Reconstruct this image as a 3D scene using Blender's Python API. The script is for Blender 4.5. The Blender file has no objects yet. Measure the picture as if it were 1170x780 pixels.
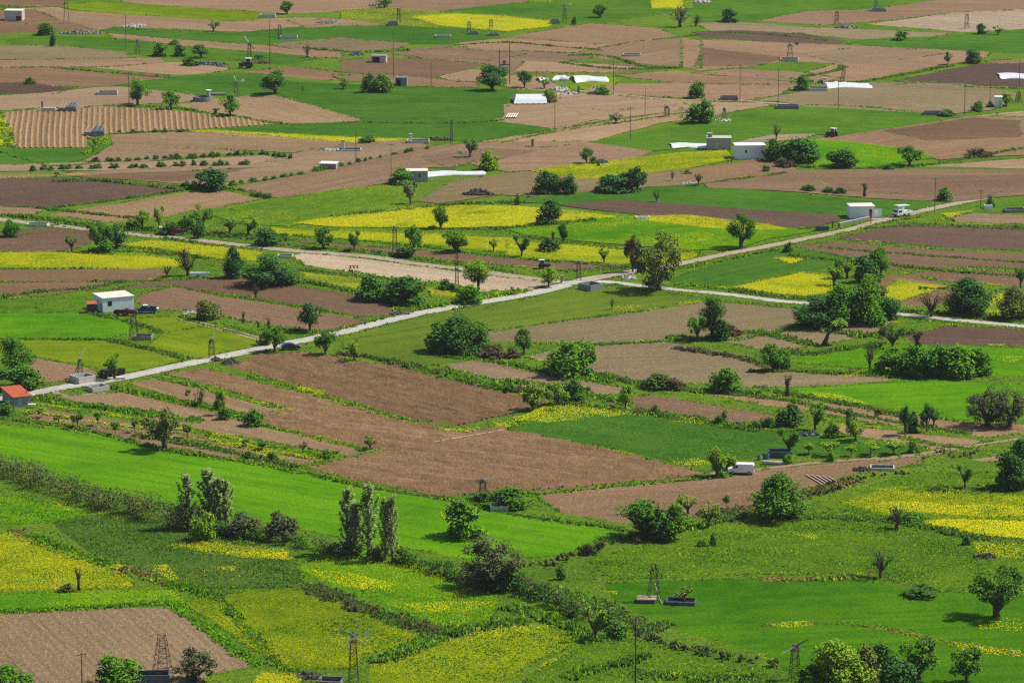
import bpy, math, random
import numpy as np
from mathutils import Vector, Matrix
from mathutils.geometry import tessellate_polygon
rng = np.random.default_rng(7); random.seed(7)
C = bpy.context.scene.collection
R = math.radians
# ---------------------------------------------------------------- camera model (photo 1170 x 780)
PITCH, FOC, HC = R(12.0), 4657.0, 178.0
SN, CS = math.sin(PITCH), math.cos(PITCH)
Y0 = HC / math.tan(PITCH)                       # the point under the picture centre is the origin
def G(px, py):
    u, v = (px - 585) / FOC, (390 - py) / FOC
    t = HC / (SN - v * CS)
    return (u * t, (CS + v * SN) * t - Y0)
def S(py):                                      # pixels per metre at that row
    return FOC * (SN + (py - 390) / FOC * CS) / HC
def VH(h, py): return h / S(py) / 0.975         # height in px to metres
sc = bpy.context.scene
cam = bpy.data.cameras.new('camera'); co = bpy.data.objects.new('camera', cam); C.objects.link(co)
co.location = (0, -Y0, HC); co.rotation_euler = (R(90) - PITCH, 0, 0)
cam.sensor_width = 36; cam.lens = FOC / 1170 * 36; cam.clip_start = 1; cam.clip_end = 30000
sc.camera = co
# ---------------------------------------------------------------- light
SUN_AZ, SUN_EL = R(14), R(52)                   # from the right, a little behind the scene
w = bpy.data.worlds.new('World'); sc.world = w; w.use_nodes = True
nt = w.node_tree; bg = nt.nodes['Background']
sky = nt.nodes.new('ShaderNodeTexSky'); sky.sky_type = 'NISHITA'; sky.sun_disc = False
sky.sun_elevation = SUN_EL; sky.sun_rotation = R(90) - SUN_AZ
nt.links.new(sky.outputs[0], bg.inputs[0]); bg.inputs[1].default_value = 0.094
sl = bpy.data.lights.new('sun', 'SUN'); so = bpy.data.objects.new('sun', sl); C.objects.link(so)
sl.energy = 4.4; sl.angle = R(0.5); sl.color = (1, .94, .84)
dv = Vector((math.cos(SUN_EL) * math.cos(SUN_AZ), math.cos(SUN_EL) * math.sin(SUN_AZ), math.sin(SUN_EL)))
so.rotation_euler = dv.to_track_quat('Z', 'Y').to_euler(); so.location = (200, 0, 300)
vs = sc.view_settings; vs.view_transform = 'Standard'; vs.look = 'None'; vs.gamma = 1; vs.exposure = 0.2
sc.cycles.use_denoising = False; sc.cycles.filter_width = 1.25; sc.cycles.sample_clamp_indirect = 4
sc.cycles.max_bounces = 5; sc.cycles.transparent_max_bounces = 4
# ---------------------------------------------------------------- node helpers
class NT:
    def __init__(s, name):
        s.m = bpy.data.materials.new(name); s.m.use_nodes = True; s.t = s.m.node_tree; s.t.nodes.clear()
        s.out = s.n('ShaderNodeOutputMaterial')
    def n(s, ty, **kw):
        x = s.t.nodes.new(ty)
        for k, v in kw.items():
            if k[0] == 'i' and k[1:].isdigit(): x.inputs[int(k[1:])].default_value = v
            else: setattr(x, k, v)
        return x
    def l(s, a, b): s.t.links.new(a, b)
    def val(s, sock, v):
        if hasattr(v, 'is_linked'): s.l(v, sock)
        else: sock.default_value = v
    def math(s, op, a, b=0.0, c=0.0, clamp=False):
        x = s.n('ShaderNodeMath', operation=op, use_clamp=clamp)
        s.val(x.inputs[0], a); s.val(x.inputs[1], b); s.val(x.inputs[2], c); return x.outputs[0]
    def mix(s, f, a, b, blend='MIX'):
        x = s.n('ShaderNodeMix', data_type='RGBA', blend_type=blend)
        s.val(x.inputs[0], f)
        for sk, v in ((x.inputs[6], a), (x.inputs[7], b)):
            if hasattr(v, 'is_linked'): s.l(v, sk)
            else: sk.default_value = (*v, 1)
        return x.outputs[2]
    def noise(s, vec, scale, detail=2, rough=.5):
        x = s.n('ShaderNodeTexNoise'); s.l(vec, x.inputs['Vector'])
        x.inputs['Scale'].default_value = scale; x.inputs['Detail'].default_value = detail; x.inputs['Roughness'].default_value = rough
        return x.outputs[0]
    def ramp(s, f, lo, hi):
        x = s.n('ShaderNodeMapRange'); s.l(f, x.inputs[0]); x.inputs[1].default_value = lo; x.inputs[2].default_value = hi
        return x.outputs[0]
    def pos(s, ang=0, sx=1, sy=1, off=0):
        g = s.n('ShaderNodeNewGeometry'); m = s.n('ShaderNodeMapping')
        s.l(g.outputs['Position'], m.inputs['Vector'])
        m.inputs['Rotation'].default_value = (0, 0, -ang)
        if sx == 1 and sy == 1:
            m.inputs['Location'].default_value = (off, off * .7, 0); return m.outputs[0]
        m2 = s.n('ShaderNodeMapping'); s.l(m.outputs[0], m2.inputs['Vector'])
        m2.inputs['Scale'].default_value = (sx, sy, 1); m2.inputs['Location'].default_value = (off, off * .7, 0)
        return m2.outputs[0]
    def surf(s, col, rough=.95, bump=None, dist=.1, strength=1.0, spec=.15):
        b = s.n('ShaderNodeBsdfPrincipled'); s.val(b.inputs['Base Color'], col if hasattr(col, 'is_linked') else (*col, 1))
        b.inputs['Roughness'].default_value = rough; b.inputs['Specular IOR Level'].default_value = spec
        if bump is not None:
            u = s.n('ShaderNodeBump'); u.inputs['Distance'].default_value = dist; u.inputs['Strength'].default_value = strength
            s.l(bump, u.inputs['Height']); s.l(u.outputs[0], b.inputs['Normal'])
        s.l(b.outputs[0], s.out.inputs[0]); return s.m
def lum(c, k): return tuple(min(1, x * k) for x in c)
_mc = {}
def flat(name, col, rough=.7, metal=0, var=.15, scale=2.0, spec=.3):
    k = ('flat', name)
    if k in _mc: return _mc[k]
    t = NT(name); p = t.n('ShaderNodeTexCoord').outputs['Object']
    f = t.noise(p, scale, 4, .6)
    c = t.mix(t.ramp(f, .3, .7), lum(col, 1 - var), lum(col, 1 + var))
    m = t.surf(c, rough, f, .01, .5, spec)
    t.t.nodes['Principled BSDF'].inputs['Metallic'].default_value = metal
    _mc[k] = m; return m
def mat_soil(col, ang, spacing=1.0, furrow=.5, weeds=0.0, clod=1.0, key=0):
    k = ('soil', col, round(ang, 2), spacing, furrow, weeds, clod, key)
    if k in _mc: return _mc[k]
    t = NT('ploughed soil'); off = key * 17.3
    p = t.pos(0, off=off)
    pr = t.pos(ang)
    sep = t.n('ShaderNodeSeparateXYZ'); t.l(pr, sep.inputs[0])
    fine = t.noise(t.pos(0, 1, .55, off), 1.7, 5, .78)
    mid = t.noise(t.pos(0, 1, .5, off), .38, 4, .65)
    big = t.noise(t.pos(ang, .5, 1.3, off), .03, 4, .6)
    stre = t.noise(t.pos(ang, .012, .30, off), 1.0, 4, .65)
    c = t.mix(t.ramp(big, .3, .7), lum(col, .74), lum((col[0] * 1.02, col[1] * 1.04, col[2] * 1.05), 1.2))
    c = t.mix(t.math('MULTIPLY', t.ramp(stre, .42, .62), .5), c, lum(col, .62))
    c = t.mix(t.math('MULTIPLY', t.ramp(t.noise(t.pos(ang, .02, .7, off + 5), 1.0, 2, .6), .5, .66), .4), c, lum(col, 1.35))
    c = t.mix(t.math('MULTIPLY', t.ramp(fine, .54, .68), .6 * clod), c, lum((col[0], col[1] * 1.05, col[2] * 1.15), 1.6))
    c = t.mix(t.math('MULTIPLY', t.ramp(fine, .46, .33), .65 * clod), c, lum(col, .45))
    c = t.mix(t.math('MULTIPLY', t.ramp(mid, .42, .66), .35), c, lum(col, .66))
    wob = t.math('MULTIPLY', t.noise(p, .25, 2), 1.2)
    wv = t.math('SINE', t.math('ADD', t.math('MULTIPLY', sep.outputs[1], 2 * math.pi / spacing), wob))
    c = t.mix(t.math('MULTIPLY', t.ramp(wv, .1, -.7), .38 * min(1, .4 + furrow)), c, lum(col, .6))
    if weeds > 0:
        wn = t.math('MULTIPLY', t.ramp(t.noise(p, 1.1, 4, .75), .52, .62), t.ramp(t.noise(p, .06, 3, .6), .62 - .35 * weeds, .75))
        c = t.mix(t.math('MULTIPLY', wn, .75), c, (.10, .17, .03))
        c = t.mix(.45 * weeds, c, t.mix(mid, (.14, .17, .05), (.22, .20, .09)))
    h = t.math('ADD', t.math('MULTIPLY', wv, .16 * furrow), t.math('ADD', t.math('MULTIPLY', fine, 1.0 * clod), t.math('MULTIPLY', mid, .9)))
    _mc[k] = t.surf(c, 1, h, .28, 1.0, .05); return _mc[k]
def mat_crop(col, ang=0, yellow=0.0, rough=.5, streak=.3, key=0, dark=None):
    """rough: how tussocky; yellow: share of flowers"""
    k = ('crop', col, round(ang, 2), yellow, rough, streak, key)
    if k in _mc: return _mc[k]
    t = NT('green crop'); off = key * 13.7
    p = t.pos(0, off=off)
    fine = t.noise(p, 1.6, 5, .7); mid = t.noise(p, .22, 4, .65); big = t.noise(p, .03, 3, .55)
    stre = t.noise(t.pos(ang, .014, .26, off), 1.0, 4, .65)
    lime = (col[0] * 1.75 + .012, col[1] * 1.22, col[2] * 1.0)
    dk = dark or (col[0] * .55, col[1] * .62, col[2] * 1.0)
    sepc_ = t.n('ShaderNodeSeparateXYZ'); t.l(t.pos(ang), sepc_.inputs[0])
    tram = t.math('ABSOLUTE', t.math('SUBTRACT', t.math('FRACT', t.math('ADD', t.math('DIVIDE', sepc_.outputs[1], 7.3), t.math('MULTIPLY', big, .5))), .5))
    big2 = t.noise(t.pos(ang, .4, 1.2, off + 9), .055, 4, .6)
    c = t.mix(t.ramp(big, .36, .64), lum(col, .66), t.mix(.75, col, lime))
    c = t.mix(t.math('MULTIPLY', t.ramp(big2, .50, .64), .6), c, lum((col[0] * 1.65, col[1] * 1.0, col[2] * 1.2), 1.0))
    c = t.mix(t.math('MULTIPLY', t.ramp(tram, .11, .03), .42), c, dk)
    med = t.noise(t.pos(ang, .45, 1.0, off + 2), .75, 4, .7)
    c = t.mix(t.math('MULTIPLY', t.ramp(med, .52, .70), .25 + .3 * rough), c, lum(lime, 1.1))
    c = t.mix(t.math('MULTIPLY', t.ramp(med, .47, .32), .25 + .35 * rough), c, dk)
    c = t.mix(t.math('MULTIPLY', t.ramp(stre, .44, .62), streak), c, dk)
    c = t.mix(t.math('MULTIPLY', t.ramp(mid, .4, .68), .35 + .3 * rough), c, lime)
    c = t.mix(t.math('MULTIPLY', t.ramp(fine, .56, .36), .4 + .5 * rough), c, dk)
    c = t.mix(t.math('MULTIPLY', t.ramp(fine, .58, .75), .25 + .4 * rough), c, lum(lime, 1.25))
    if yellow > 0:
        patch = t.ramp(t.noise(t.pos(ang, .6, 1.0, off + 3), .09, 4, .7), .62 - .42 * yellow, .74 - .36 * yellow)
        spk = t.ramp(t.noise(p, 1.9, 4, .75), .58 - .2 * yellow, .66 - .2 * yellow)
        c = t.mix(t.math('MULTIPLY', t.math('MULTIPLY', patch, spk), .9), c, t.mix(mid, (.56, .47, .010), (.42, .42, .012)))
    h = t.math('ADD', t.math('MULTIPLY', fine, .9), t.math('ADD', t.math('MULTIPLY', mid, 1.2 * (.3 + rough)), t.math('MULTIPLY', stre, .3)))
    _mc[k] = t.surf(c, 1, h, .35 + .35 * rough, .9, .0); return _mc[k]
def mat_leaf(name, col, trans=.35, var=.35, tip=None, up=.0):
    k = ('leaf', name)
    if k in _mc: return _mc[k]
    t = NT(name); g = t.n('ShaderNodeNewGeometry'); oi = t.n('ShaderNodeObjectInfo')
    r = g.outputs['Random Per Island']
    c = t.mix(r, lum(col, 1 - var), tip or lum((col[0] * 1.25, col[1] * 1.05, col[2] * .8), 1 + var))
    c = t.mix(t.math('MULTIPLY', oi.outputs['Random'], .35), c, lum((col[0] * .9, col[1] * .8, col[2]), .75))
    d = t.n('ShaderNodeBsdfDiffuse')
    if up > 0:                                     # blades of a sward share the light of the sward's own surface
        nm = t.n('ShaderNodeVectorMath', operation='NORMALIZE'); ad = t.n('ShaderNodeVectorMath', operation='ADD'); sc_ = t.n('ShaderNodeVectorMath', operation='SCALE')
        t.l(g.outputs['Normal'], sc_.inputs[0]); sc_.inputs['Scale'].default_value = 1 - up; t.l(sc_.outputs[0], ad.inputs[0]); ad.inputs[1].default_value = (0, 0, up)
        t.l(ad.outputs[0], nm.inputs[0]); t.l(nm.outputs[0], d.inputs['Normal'])
    tr = t.n('ShaderNodeBsdfTranslucent'); ad2 = t.n('ShaderNodeAddShader')
    t.l(c, d.inputs[0])
    if up > 0:                                     # light that reaches a leaf's far side comes through it
        neg = t.n('ShaderNodeVectorMath', operation='SCALE'); t.l(nm.outputs[0], neg.inputs[0]); neg.inputs['Scale'].default_value = -1; t.l(neg.outputs[0], tr.inputs['Normal'])
    thru = .92 if up > .7 else .30 + trans
    t.l(t.mix(1.0, c, (thru * 1.0, thru * 1.0, thru * .8), 'MULTIPLY'), tr.inputs[0])
    t.l(d.outputs[0], ad2.inputs[0]); t.l(tr.outputs[0], ad2.inputs[1]); t.l(ad2.outputs[0], t.out.inputs[0])
    _mc[k] = t.m; return t.m
# ---------------------------------------------------------------- object helpers
def tag(o, label=None, cat=None, group=None, kind=None):
    if label: o['label'] = label
    if cat: o['category'] = cat
    if group: o['group'] = group
    if kind: o['kind'] = kind
    return o
def mesh_obj(name, V, F, mat, parent=None, smooth=False):
    me = bpy.data.meshes.new(name); me.from_pydata([tuple(v) for v in V], [], [tuple(f) for f in F])
    if mat: me.materials.append(mat)
    if smooth: me.polygons.foreach_set('use_smooth', [True] * len(me.polygons))
    o = bpy.data.objects.new(name, me); C.objects.link(o)
    if parent: o.parent = parent
    return o
def quads_mesh(name, V, mat):
    """V: (N,4,3) array of quads"""
    n = len(V); me = bpy.data.meshes.new(name)
    me.vertices.add(n * 4); me.vertices.foreach_set('co', V.reshape(-1).astype(np.float32))
    me.loops.add(n * 4); me.loops.foreach_set('vertex_index', np.arange(n * 4, dtype=np.int32))
    me.polygons.add(n); me.polygons.foreach_set('loop_start', np.arange(0, n * 4, 4, dtype=np.int32))
    me.polygons.foreach_set('loop_total', np.full(n, 4, dtype=np.int32))
    me.update(); me.validate()
    if mat: me.materials.append(mat)
    return me
def empty(name, loc, rz=0):
    o = bpy.data.objects.new(name, None); C.objects.link(o); o.empty_display_size = .5
    o.location = loc; o.rotation_euler = (0, 0, rz); return o
def thing(name, label, cat, px, py, rz=0, group=None, z=.04):
    x, y = G(px, py); o = empty(name, (x, y, z), rz); return tag(o, label, cat, group)
class MB:
    def __init__(s): s.V, s.F = [], []
    def add(s, V, F):
        b = len(s.V); s.V += [tuple(v) for v in V]; s.F += [tuple(b + i for i in f) for f in F]; return s
    def box(s, x0, x1, y0, y1, z0, z1):
        return s.add([(x0, y0, z0), (x1, y0, z0), (x1, y1, z0), (x0, y1, z0), (x0, y0, z1), (x1, y0, z1), (x1, y1, z1), (x0, y1, z1)],
                     [(0, 3, 2, 1), (4, 5, 6, 7), (0, 1, 5, 4), (1, 2, 6, 5), (2, 3, 7, 6), (3, 0, 4, 7)])
    def tube(s, pts, rad, n=6, cap=True):
        pts = [Vector(p) for p in pts]
        if not hasattr(rad, '__len__'): rad = [rad] * len(pts)
        V, F = [], []
        for i, p in enumerate(pts):
            d = (pts[min(i + 1, len(pts) - 1)] - pts[max(i - 1, 0)]).normalized()
            a = d.orthogonal().normalized(); b = d.cross(a)
            for k in range(n):
                t = 2 * math.pi * k / n; V.append(p + (a * math.cos(t) + b * math.sin(t)) * rad[i])
        for i in range(len(pts) - 1):
            for k in range(n): F.append((i * n + k, i * n + (k + 1) % n, (i + 1) * n + (k + 1) % n, (i + 1) * n + k))
        if cap: F += [tuple(range(n - 1, -1, -1)), tuple(range((len(pts) - 1) * n, len(pts) * n))]
        return s.add(V, F)
    def prism(s, prof, y0, y1):
        """profile in (x,z) extruded along y"""
        n = len(prof); V = [(x, y0, z) for x, z in prof] + [(x, y1, z) for x, z in prof]
        F = [tuple(range(n)), tuple(range(2 * n - 1, n - 1, -1))] + [(i, i + n, (i + 1) % n + n, (i + 1) % n) for i in range(n)]
        return s.add(V, F)
    def disc(s, c, ax, r, th, n=14):
        c = Vector(c); ax = Vector(ax).normalized(); return s.tube([c - ax * th / 2, c + ax * th / 2], r, n)
    def build(s, name, mat, parent=None, bevel=0, smooth=False):
        o = mesh_obj(name, s.V, s.F, mat, parent, smooth)
        if bevel:
            b = o.modifiers.new('bevel', 'BEVEL'); b.width = bevel; b.segments = 2; b.limit_method = 'ANGLE'
        return o
# ---------------------------------------------------------------- fields
SOIL = {'A': (.330, .220, .128), 'B': (.205, .125, .072), 'C': (.275, .172, .098), 'D': (.125, .078, .058), 'E': (.262, .195, .105), 'P': (.37, .275, .185), 'W': (.44, .34, .23)}
CROP = {'g': (.080, .262, .005), 'd': (.050, .168, .015), 'm': (.064, .185, .014), 'l': (.135, .245, .008), 'o': (.100, .200, .018), 'y': (.150, .262, .006), 'h': (.055, .205, .006), 'w': (.098, .228, .013), 's': (.075, .165, .028)}
FIELDS = []
def P(s): return [tuple(float(v) for v in q.split(',')) for q in s.split()]
def F(k, s, **kw): FIELDS.append((k, P(s), kw))
# --- far rows (top of the picture), left third
F('B', '0,0 127,0 70,7 0,6')
F('m', '0,7 40,8 18,13 0,13')
F('C', '130,0 447,0 440,11 390,12 330,15 240,9 140,2')
F('C', '0,14 66,9 83,13 267,25 340,21 390,22 366,27 353,30 277,38 130,32 110,35 63,33 43,28', weeds=.1)
F('B', '0,14 40,12 62,22 110,34 62,34 0,43')
F('l', '67,7 113,3 300,15 297,22 267,24 83,12', yellow=0)
F('d', '113,36 130,32 277,38 353,31 390,29 443,30 530,34 577,36 557,44 517,50 470,50 390,43 333,50 287,50 200,45')
F('C', '123,38 200,46 287,52 390,59 390,66 350,65 290,59 213,53 133,45')
F('E', '303,51 390,44 465,50 457,55 390,59 333,55')
F('m', '10,47 43,42 127,44 213,54 290,60 350,65 363,68 320,73 267,69 180,65 147,60 67,52 13,50')
F('E', '0,53 67,53 145,61 143,66 0,69', weeds=.3)
F('C', '0,71 143,68 183,67 187,71 127,76 60,76 0,79')
F('A', '105,78 187,73 213,72 265,79 240,83 200,85')
F('B', '0,80 60,78 193,87 187,91 133,97 100,99 0,93')
F('D', '0,94 33,96 83,101 60,107 23,107 0,104')
F('d', '0,105 25,108 0,112')
F('A', '0,114 43,108 110,101 147,100 213,107 240,115 167,118 120,122 83,124 0,127')
F('C', '275,83 333,77 390,84 390,92 300,85')
F('d', '130,98 200,89 267,85 300,85 320,95 390,97 440,100 500,101 588,104 580,118 575,137 550,138 425,140 395,132 320,108 280,110 215,107')
F('A', '203,120 240,115 283,111 313,110 410,137 415,139 390,141 333,142 300,138 233,128')
F('d', '213,149 300,143 390,141 417,139 550,137 633,147 603,153 550,161 490,160 390,160 300,156')
F('y', '213,150 240,150 390,158 480,160 440,163 390,162 300,158', yellow=.7)
F('A', '3,130 43,127 133,124 187,127 267,135 312,143 233,147 127,152 100,157 100,169 17,169', ridge=1.55, dirn=((60, 168), (62, 128)))
F('y', '-5,133 5,140 13,165 -5,172', yellow=.5)
F('d', '0,171 97,170 117,163 125,167 97,181 67,187 0,190', yellow=.15)
F('A', '127,155 200,152 270,153 390,163 387,168 333,174 300,172 130,165')
F('A', '107,180 128,167 275,173 280,175 150,185 95,184')
F('A', '0,192 95,187 150,187 300,179 322,182 300,187 130,194 0,196')
F('A', '63,199 133,195 293,188 335,177 390,165 470,161 490,168 440,178 390,190 317,203 262,211 213,210')
F('E', '0,199 60,200 55,203 0,206')
F('D', '0,207 60,203 200,213 217,216 60,237 0,232')
F('A', '0,234 55,238 40,243 0,242')
F('A', '57,245 213,221 253,218 297,228 233,238 183,247 120,253')
F('C', '267,216 330,203 430,183 470,170 535,165 560,178 520,190 460,192 448,208 390,217 320,226')
# --- far rows, middle third
F('C', '447,0 587,0 603,3 530,10 500,13 440,11')
F('y', '597,0 635,0 633,3 605,2', yellow=.65)
F('m', '503,13 603,3 640,0 780,0 800,10 690,25 650,27 610,22 577,19')
F('y', '737,0 790,0 790,10 745,9', yellow=.7)
F('o', '390,12 440,10 500,15 540,22 500,31 440,27 390,23', yellow=.35)
F('y', '470,20 520,17 577,20 632,25 625,30 580,35 550,33 500,28', yellow=.7)
F('A', '330,24 390,23 445,29 390,29 352,31')
F('A', '583,42 673,28 750,33 773,42 723,48 700,52')
F('C', '520,50 583,44 697,52 657,60 530,54')
F('C', '440,60 503,54 657,63 683,65 643,71 723,74 750,78 710,83 583,83 557,72 490,67')
F('C', '663,60 723,49 780,45 800,47 800,78 780,77 723,71 680,66', weeds=.1)
F('B', '390,70 430,67 500,69 553,74 530,80 495,88 440,85 390,82')
F('A', '500,88 540,80 575,85 560,92 520,93')
F('C', '380,86 450,87 540,95 548,100 465,98 440,94 390,92')
F('A', '577,87 620,88 640,100 623,103 577,100')
F('y', '650,100 693,88 710,92 697,97 663,102', yellow=.3)
F('C', '703,87 765,82 900,90 905,95 870,96 780,95')
F('C', '700,97 780,96 880,98 910,97 890,108 845,114 780,111 690,108 665,103')
F('A', '577,121 630,107 700,109 767,115 815,116 790,124 690,137 640,147 560,138 575,136')
F('A', '550,162 637,150 780,127 815,122 850,123 870,122 800,135 753,140 670,163 620,168')
F('C', '520,170 560,163 667,163 747,172 720,182 620,193 580,196 540,187', furrow=.8)
F('m', '672,163 745,150 780,145 830,136 890,124 927,122 1075,131 1100,134 1013,147 960,156 923,152 860,163 815,165 745,172', yellow=.08)
F('y', '605,195 650,190 780,176 830,173 840,182 780,193 667,205', yellow=.45)
F('E', '477,230 523,207 603,197 667,206 780,195 830,190 900,192 800,210 740,213 690,220 620,225 570,222 500,232', weeds=.05)
F('C', '780,195 860,184 893,187 913,196 830,204 780,211')
F('d', '570,231 677,220 780,213 857,218 980,230 1057,231 1067,235 1020,245 967,246 840,238 780,233 710,229 640,233')
F('D', '640,235 710,230 780,235 840,240 960,247 955,253 925,260 870,262 780,249 740,246')
F('w', '240,245 320,228 390,217 457,212 473,215 473,230 450,240 390,247 330,258 270,255', rough=.9, yellow=.12)
# --- far rows, right third
F('m', '780,0 1070,0 1013,8 923,13 863,24 800,24 783,15')
F('C', '867,24 923,14 997,12 1067,2 1075,0 1170,0 1170,7 1080,16 987,25 940,28')
F('P', '993,28 1087,16 1170,8 1170,29 1127,35 1100,36')
F('E', '797,28 827,25 913,32 993,35 1087,38 1060,45 987,45 913,38 813,35', weeds=.2)
F('D', '793,37 847,36 920,40 967,47 953,51 900,48 800,42')
F('d', '967,50 993,46 1080,42 1170,30 1170,55 1157,60 1047,55')
F('C', '780,46 900,50 950,52 1130,60 1127,65 1065,76 993,91 955,92 925,82 957,73 900,69 860,75 800,80 780,76')
F('C', '790,84 840,80 910,84 960,90 940,95 900,92')
F('C', '1127,70 1170,65 1170,72 1133,72')
F('D', '1023,93 1117,74 1170,73 1170,101 1113,100', furrow=1)
F('E', '860,116 947,100 993,96 1097,97 1163,107 1160,113 1133,125 1080,130 920,121 887,115', weeds=.12)
F('A', '780,117 870,119 880,121 800,133 780,137')
F('C', '933,161 1013,149 1113,134 1170,137 1170,173 1100,180 1073,182 1000,166')
F('A', '1120,132 1170,124 1170,134')
F('P', '840,163 880,156 933,153 920,158 850,164')
F('g', '913,160 967,163 1047,173 1067,180 993,191 933,192', yellow=.1)
F('A', '1053,190 1170,176 1170,193')
F('C', '805,210 913,197 980,195 1170,195 1170,215 1090,230 993,226 913,219 810,214', weeds=.05)
F('m', '1093,238 1170,222 1170,240 1133,238')
F('y', '1075,244 1112,240 1087,249', yellow=.6)
F('A', '1080,249 1113,244 1170,249 1170,258 1093,253')
# --- strips of another tone inside the wide far fields
F('B', '805,56 900,67 868,74 795,76', furrow=.6)
F('A', '915,62 1000,54 1085,61 1000,71 962,72')
F('B', '448,62 505,56 600,62 560,69 492,66')
F('A', '600,71 690,75 735,78 690,82 590,81')
F('B', '930,204 1170,199 1170,211 1085,224 965,217')
F('B', '480,180 560,171 610,173 565,183 505,189', furrow=.8)
F('B', '1010,150 1113,136 1165,139 1165,156 1060,160')
F('B', '75,201 200,198 290,192 250,200 205,207 120,204')
F('A', '640,113 705,111 790,120 700,126 628,122')
# --- middle belt
F('y', '336,255 454,240 508,235 590,237 660,243 705,248 640,252 590,258 495,260 393,259', yellow=.7)
F('g', '580,263 630,256 724,248 806,250 836,255 905,262 930,265 880,272 836,285 785,285 720,280 660,275 600,268', yellow=.3)
F('y', '724,248 790,247 880,258 900,263 850,263 760,256', yellow=.6)
F('y', '310,260 362,263 454,267 590,272 590,288 546,285 480,278 393,272 316,267', yellow=.58)
F('y', '580,275 618,278 657,280 718,285 800,287 795,294 770,300 718,302 657,298 580,293', yellow=.5)
F('B', '318,272 444,284 490,287 580,296 657,300 718,304 715,308 647,309 590,304 536,300 454,290 354,278')
F('W', '334,293 349,289 470,303 536,312 590,318 635,324 640,328 618,332 546,332 516,323 444,316 393,309 346,302', furrow=.1)
F('m', '0,254 30,258 41,264 20,270 0,271')
F('B', '0,272 51,261 108,264 108,275 82,285 0,289', clod=1.3)
F('y', '0,290 64,289 154,291 213,298 205,304 154,307 0,306', yellow=.55)
F('y', '131,281 164,275 205,277 300,289 300,298 262,295 185,291', yellow=.55)
F('B', '0,308 128,308 185,308 190,316 167,320 128,321 0,322')
F('B', '0,325 128,322 150,322 103,330 45,339 0,345', furrow=1)
F('w', '0,350 60,336 103,333 125,340 122,357 0,357', rough=.9)
F('B', '130,331 180,320 277,318 390,335 480,348 470,358 415,362 333,348 257,336 200,326')
F('B', '152,344 165,335 200,328 257,340 333,351 405,364 420,368 385,376 345,377 300,370 233,357 180,352')
F('o', '339,311 418,318 413,330 367,323', yellow=.45)
F('o', '485,328 521,332 516,342 495,340', yellow=.5)
F('g', '0,359 97,357 144,367 151,380 123,386 0,386', yellow=.05, mixl=.5)
F('l', '158,378 160,364 200,362 232,372 185,380')
F('l', '0,389 123,388 154,398 213,410 154,425 123,422 31,404')
F('l', '169,395 185,382 235,373 300,388 302,396 241,409 213,407')
F('C', '20,403 113,425 103,432 67,436 31,434', clod=1.4)
F('o', '390,385 470,365 590,345 655,330 720,328 805,341 739,354 657,364 580,376 530,385 545,400 550,408 495,416 450,415 395,405', yellow=.06, streak=.5)
F('E', '530,392 557,379 657,366 739,356 800,346 880,348 915,352 910,372 850,388 780,388 700,391 607,391 550,389', weeds=.3)
F('E', '600,408 650,395 767,392 800,398 863,407 875,417 913,427 1027,432 967,440 860,442 800,437 740,437 665,422', weeds=.12)
F('A', '500,417 547,412 617,427 713,443 705,450 630,452 570,435')
F('C', '262,418 300,404 349,402 405,413 454,418 510,434 570,448 628,456 622,463 525,486 454,475 393,456 316,435', ridge=1.5, dirn=((262, 418), (525, 486)), bri=1.05)
F('E', '827,390 893,380 993,368 1027,367 1013,375 967,388 913,398 867,398', weeds=.3)
F('d', '765,320 813,303 880,288 927,287 967,295 960,305 907,312 843,325 775,327')
F('y', '883,294 920,296 905,301', yellow=.7)
F('y', '837,328 913,312 950,315 950,333 920,338', yellow=.65)
F('B', '985,338 1013,315 1040,314 1090,328 1095,345 1047,350')
F('y', '993,340 1027,320 1083,328 1023,345', yellow=.58)
F('D', '952,273 1029,255 1170,263 1170,289 1075,282', furrow=.9, bri=1.35)
F('B', '903,281 955,277 1075,286 1170,293 1170,309 1101,304 1019,308 985,297')
F('C', '1034,313 1090,308 1170,314 1165,327 1101,323', clod=1.8)
F('D', '1033,384 1080,373 1170,378 1170,398 1113,393 1053,395', furrow=1, bri=1.2)
F('g', '896,413 947,400 998,393 1170,400 1170,426 1075,431 993,421', rough=.6)
F('g', '900,444 973,439 1080,435 1170,444 1170,480 1090,478 1034,468 947,454', yellow=.08)
F('C', '688,459 744,451 880,474 885,480 836,483 760,470', clod=1.3)
F('A', '805,450 870,452 973,465 1049,475 1100,483 1170,489 1165,495 1126,499 1060,490 993,482 921,468 870,462')
F('A', '955,485 1029,493 1121,503 1113,508 1075,516 1049,508 993,500 957,493')
F('d', '570,487 640,463 724,470 836,485 890,490 970,506 1060,510 1040,518 970,519 900,518 830,525 770,527 683,508 575,490', yellow=.04, rough=.7)
# --- ploughed land left of centre
F('C', '185,427 235,422 290,436 393,462 521,492 570,489 665,508 760,530 812,541 740,549 600,560 500,567 410,548 347,534 430,515 408,509 300,484 300,472 335,468 240,440', ridge=1.9, dirn=((300, 478), (760, 533)), bri=1.22)
F('A', '347,534 430,516 468,515 445,523 392,534', furrow=.3)
F('A', '147,438 177,433 250,447 333,468 303,477 260,473', furrow=.8)
F('A', '63,453 140,448 253,473 293,487 390,508 420,517 400,520 350,512 267,497 193,483', weeds=.05)
F('C', '25,475 50,468 200,490 300,515 370,525 340,533 250,520 150,505 100,497')
F('C', '605,562 740,551 845,540 940,528 1060,519 1050,530 960,545 930,555 860,580 800,590 710,597 640,585', weeds=.05, dirn=((605, 562), (940, 535)))
F('A', '1110,525 1170,508 1170,523 1130,527')
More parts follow.
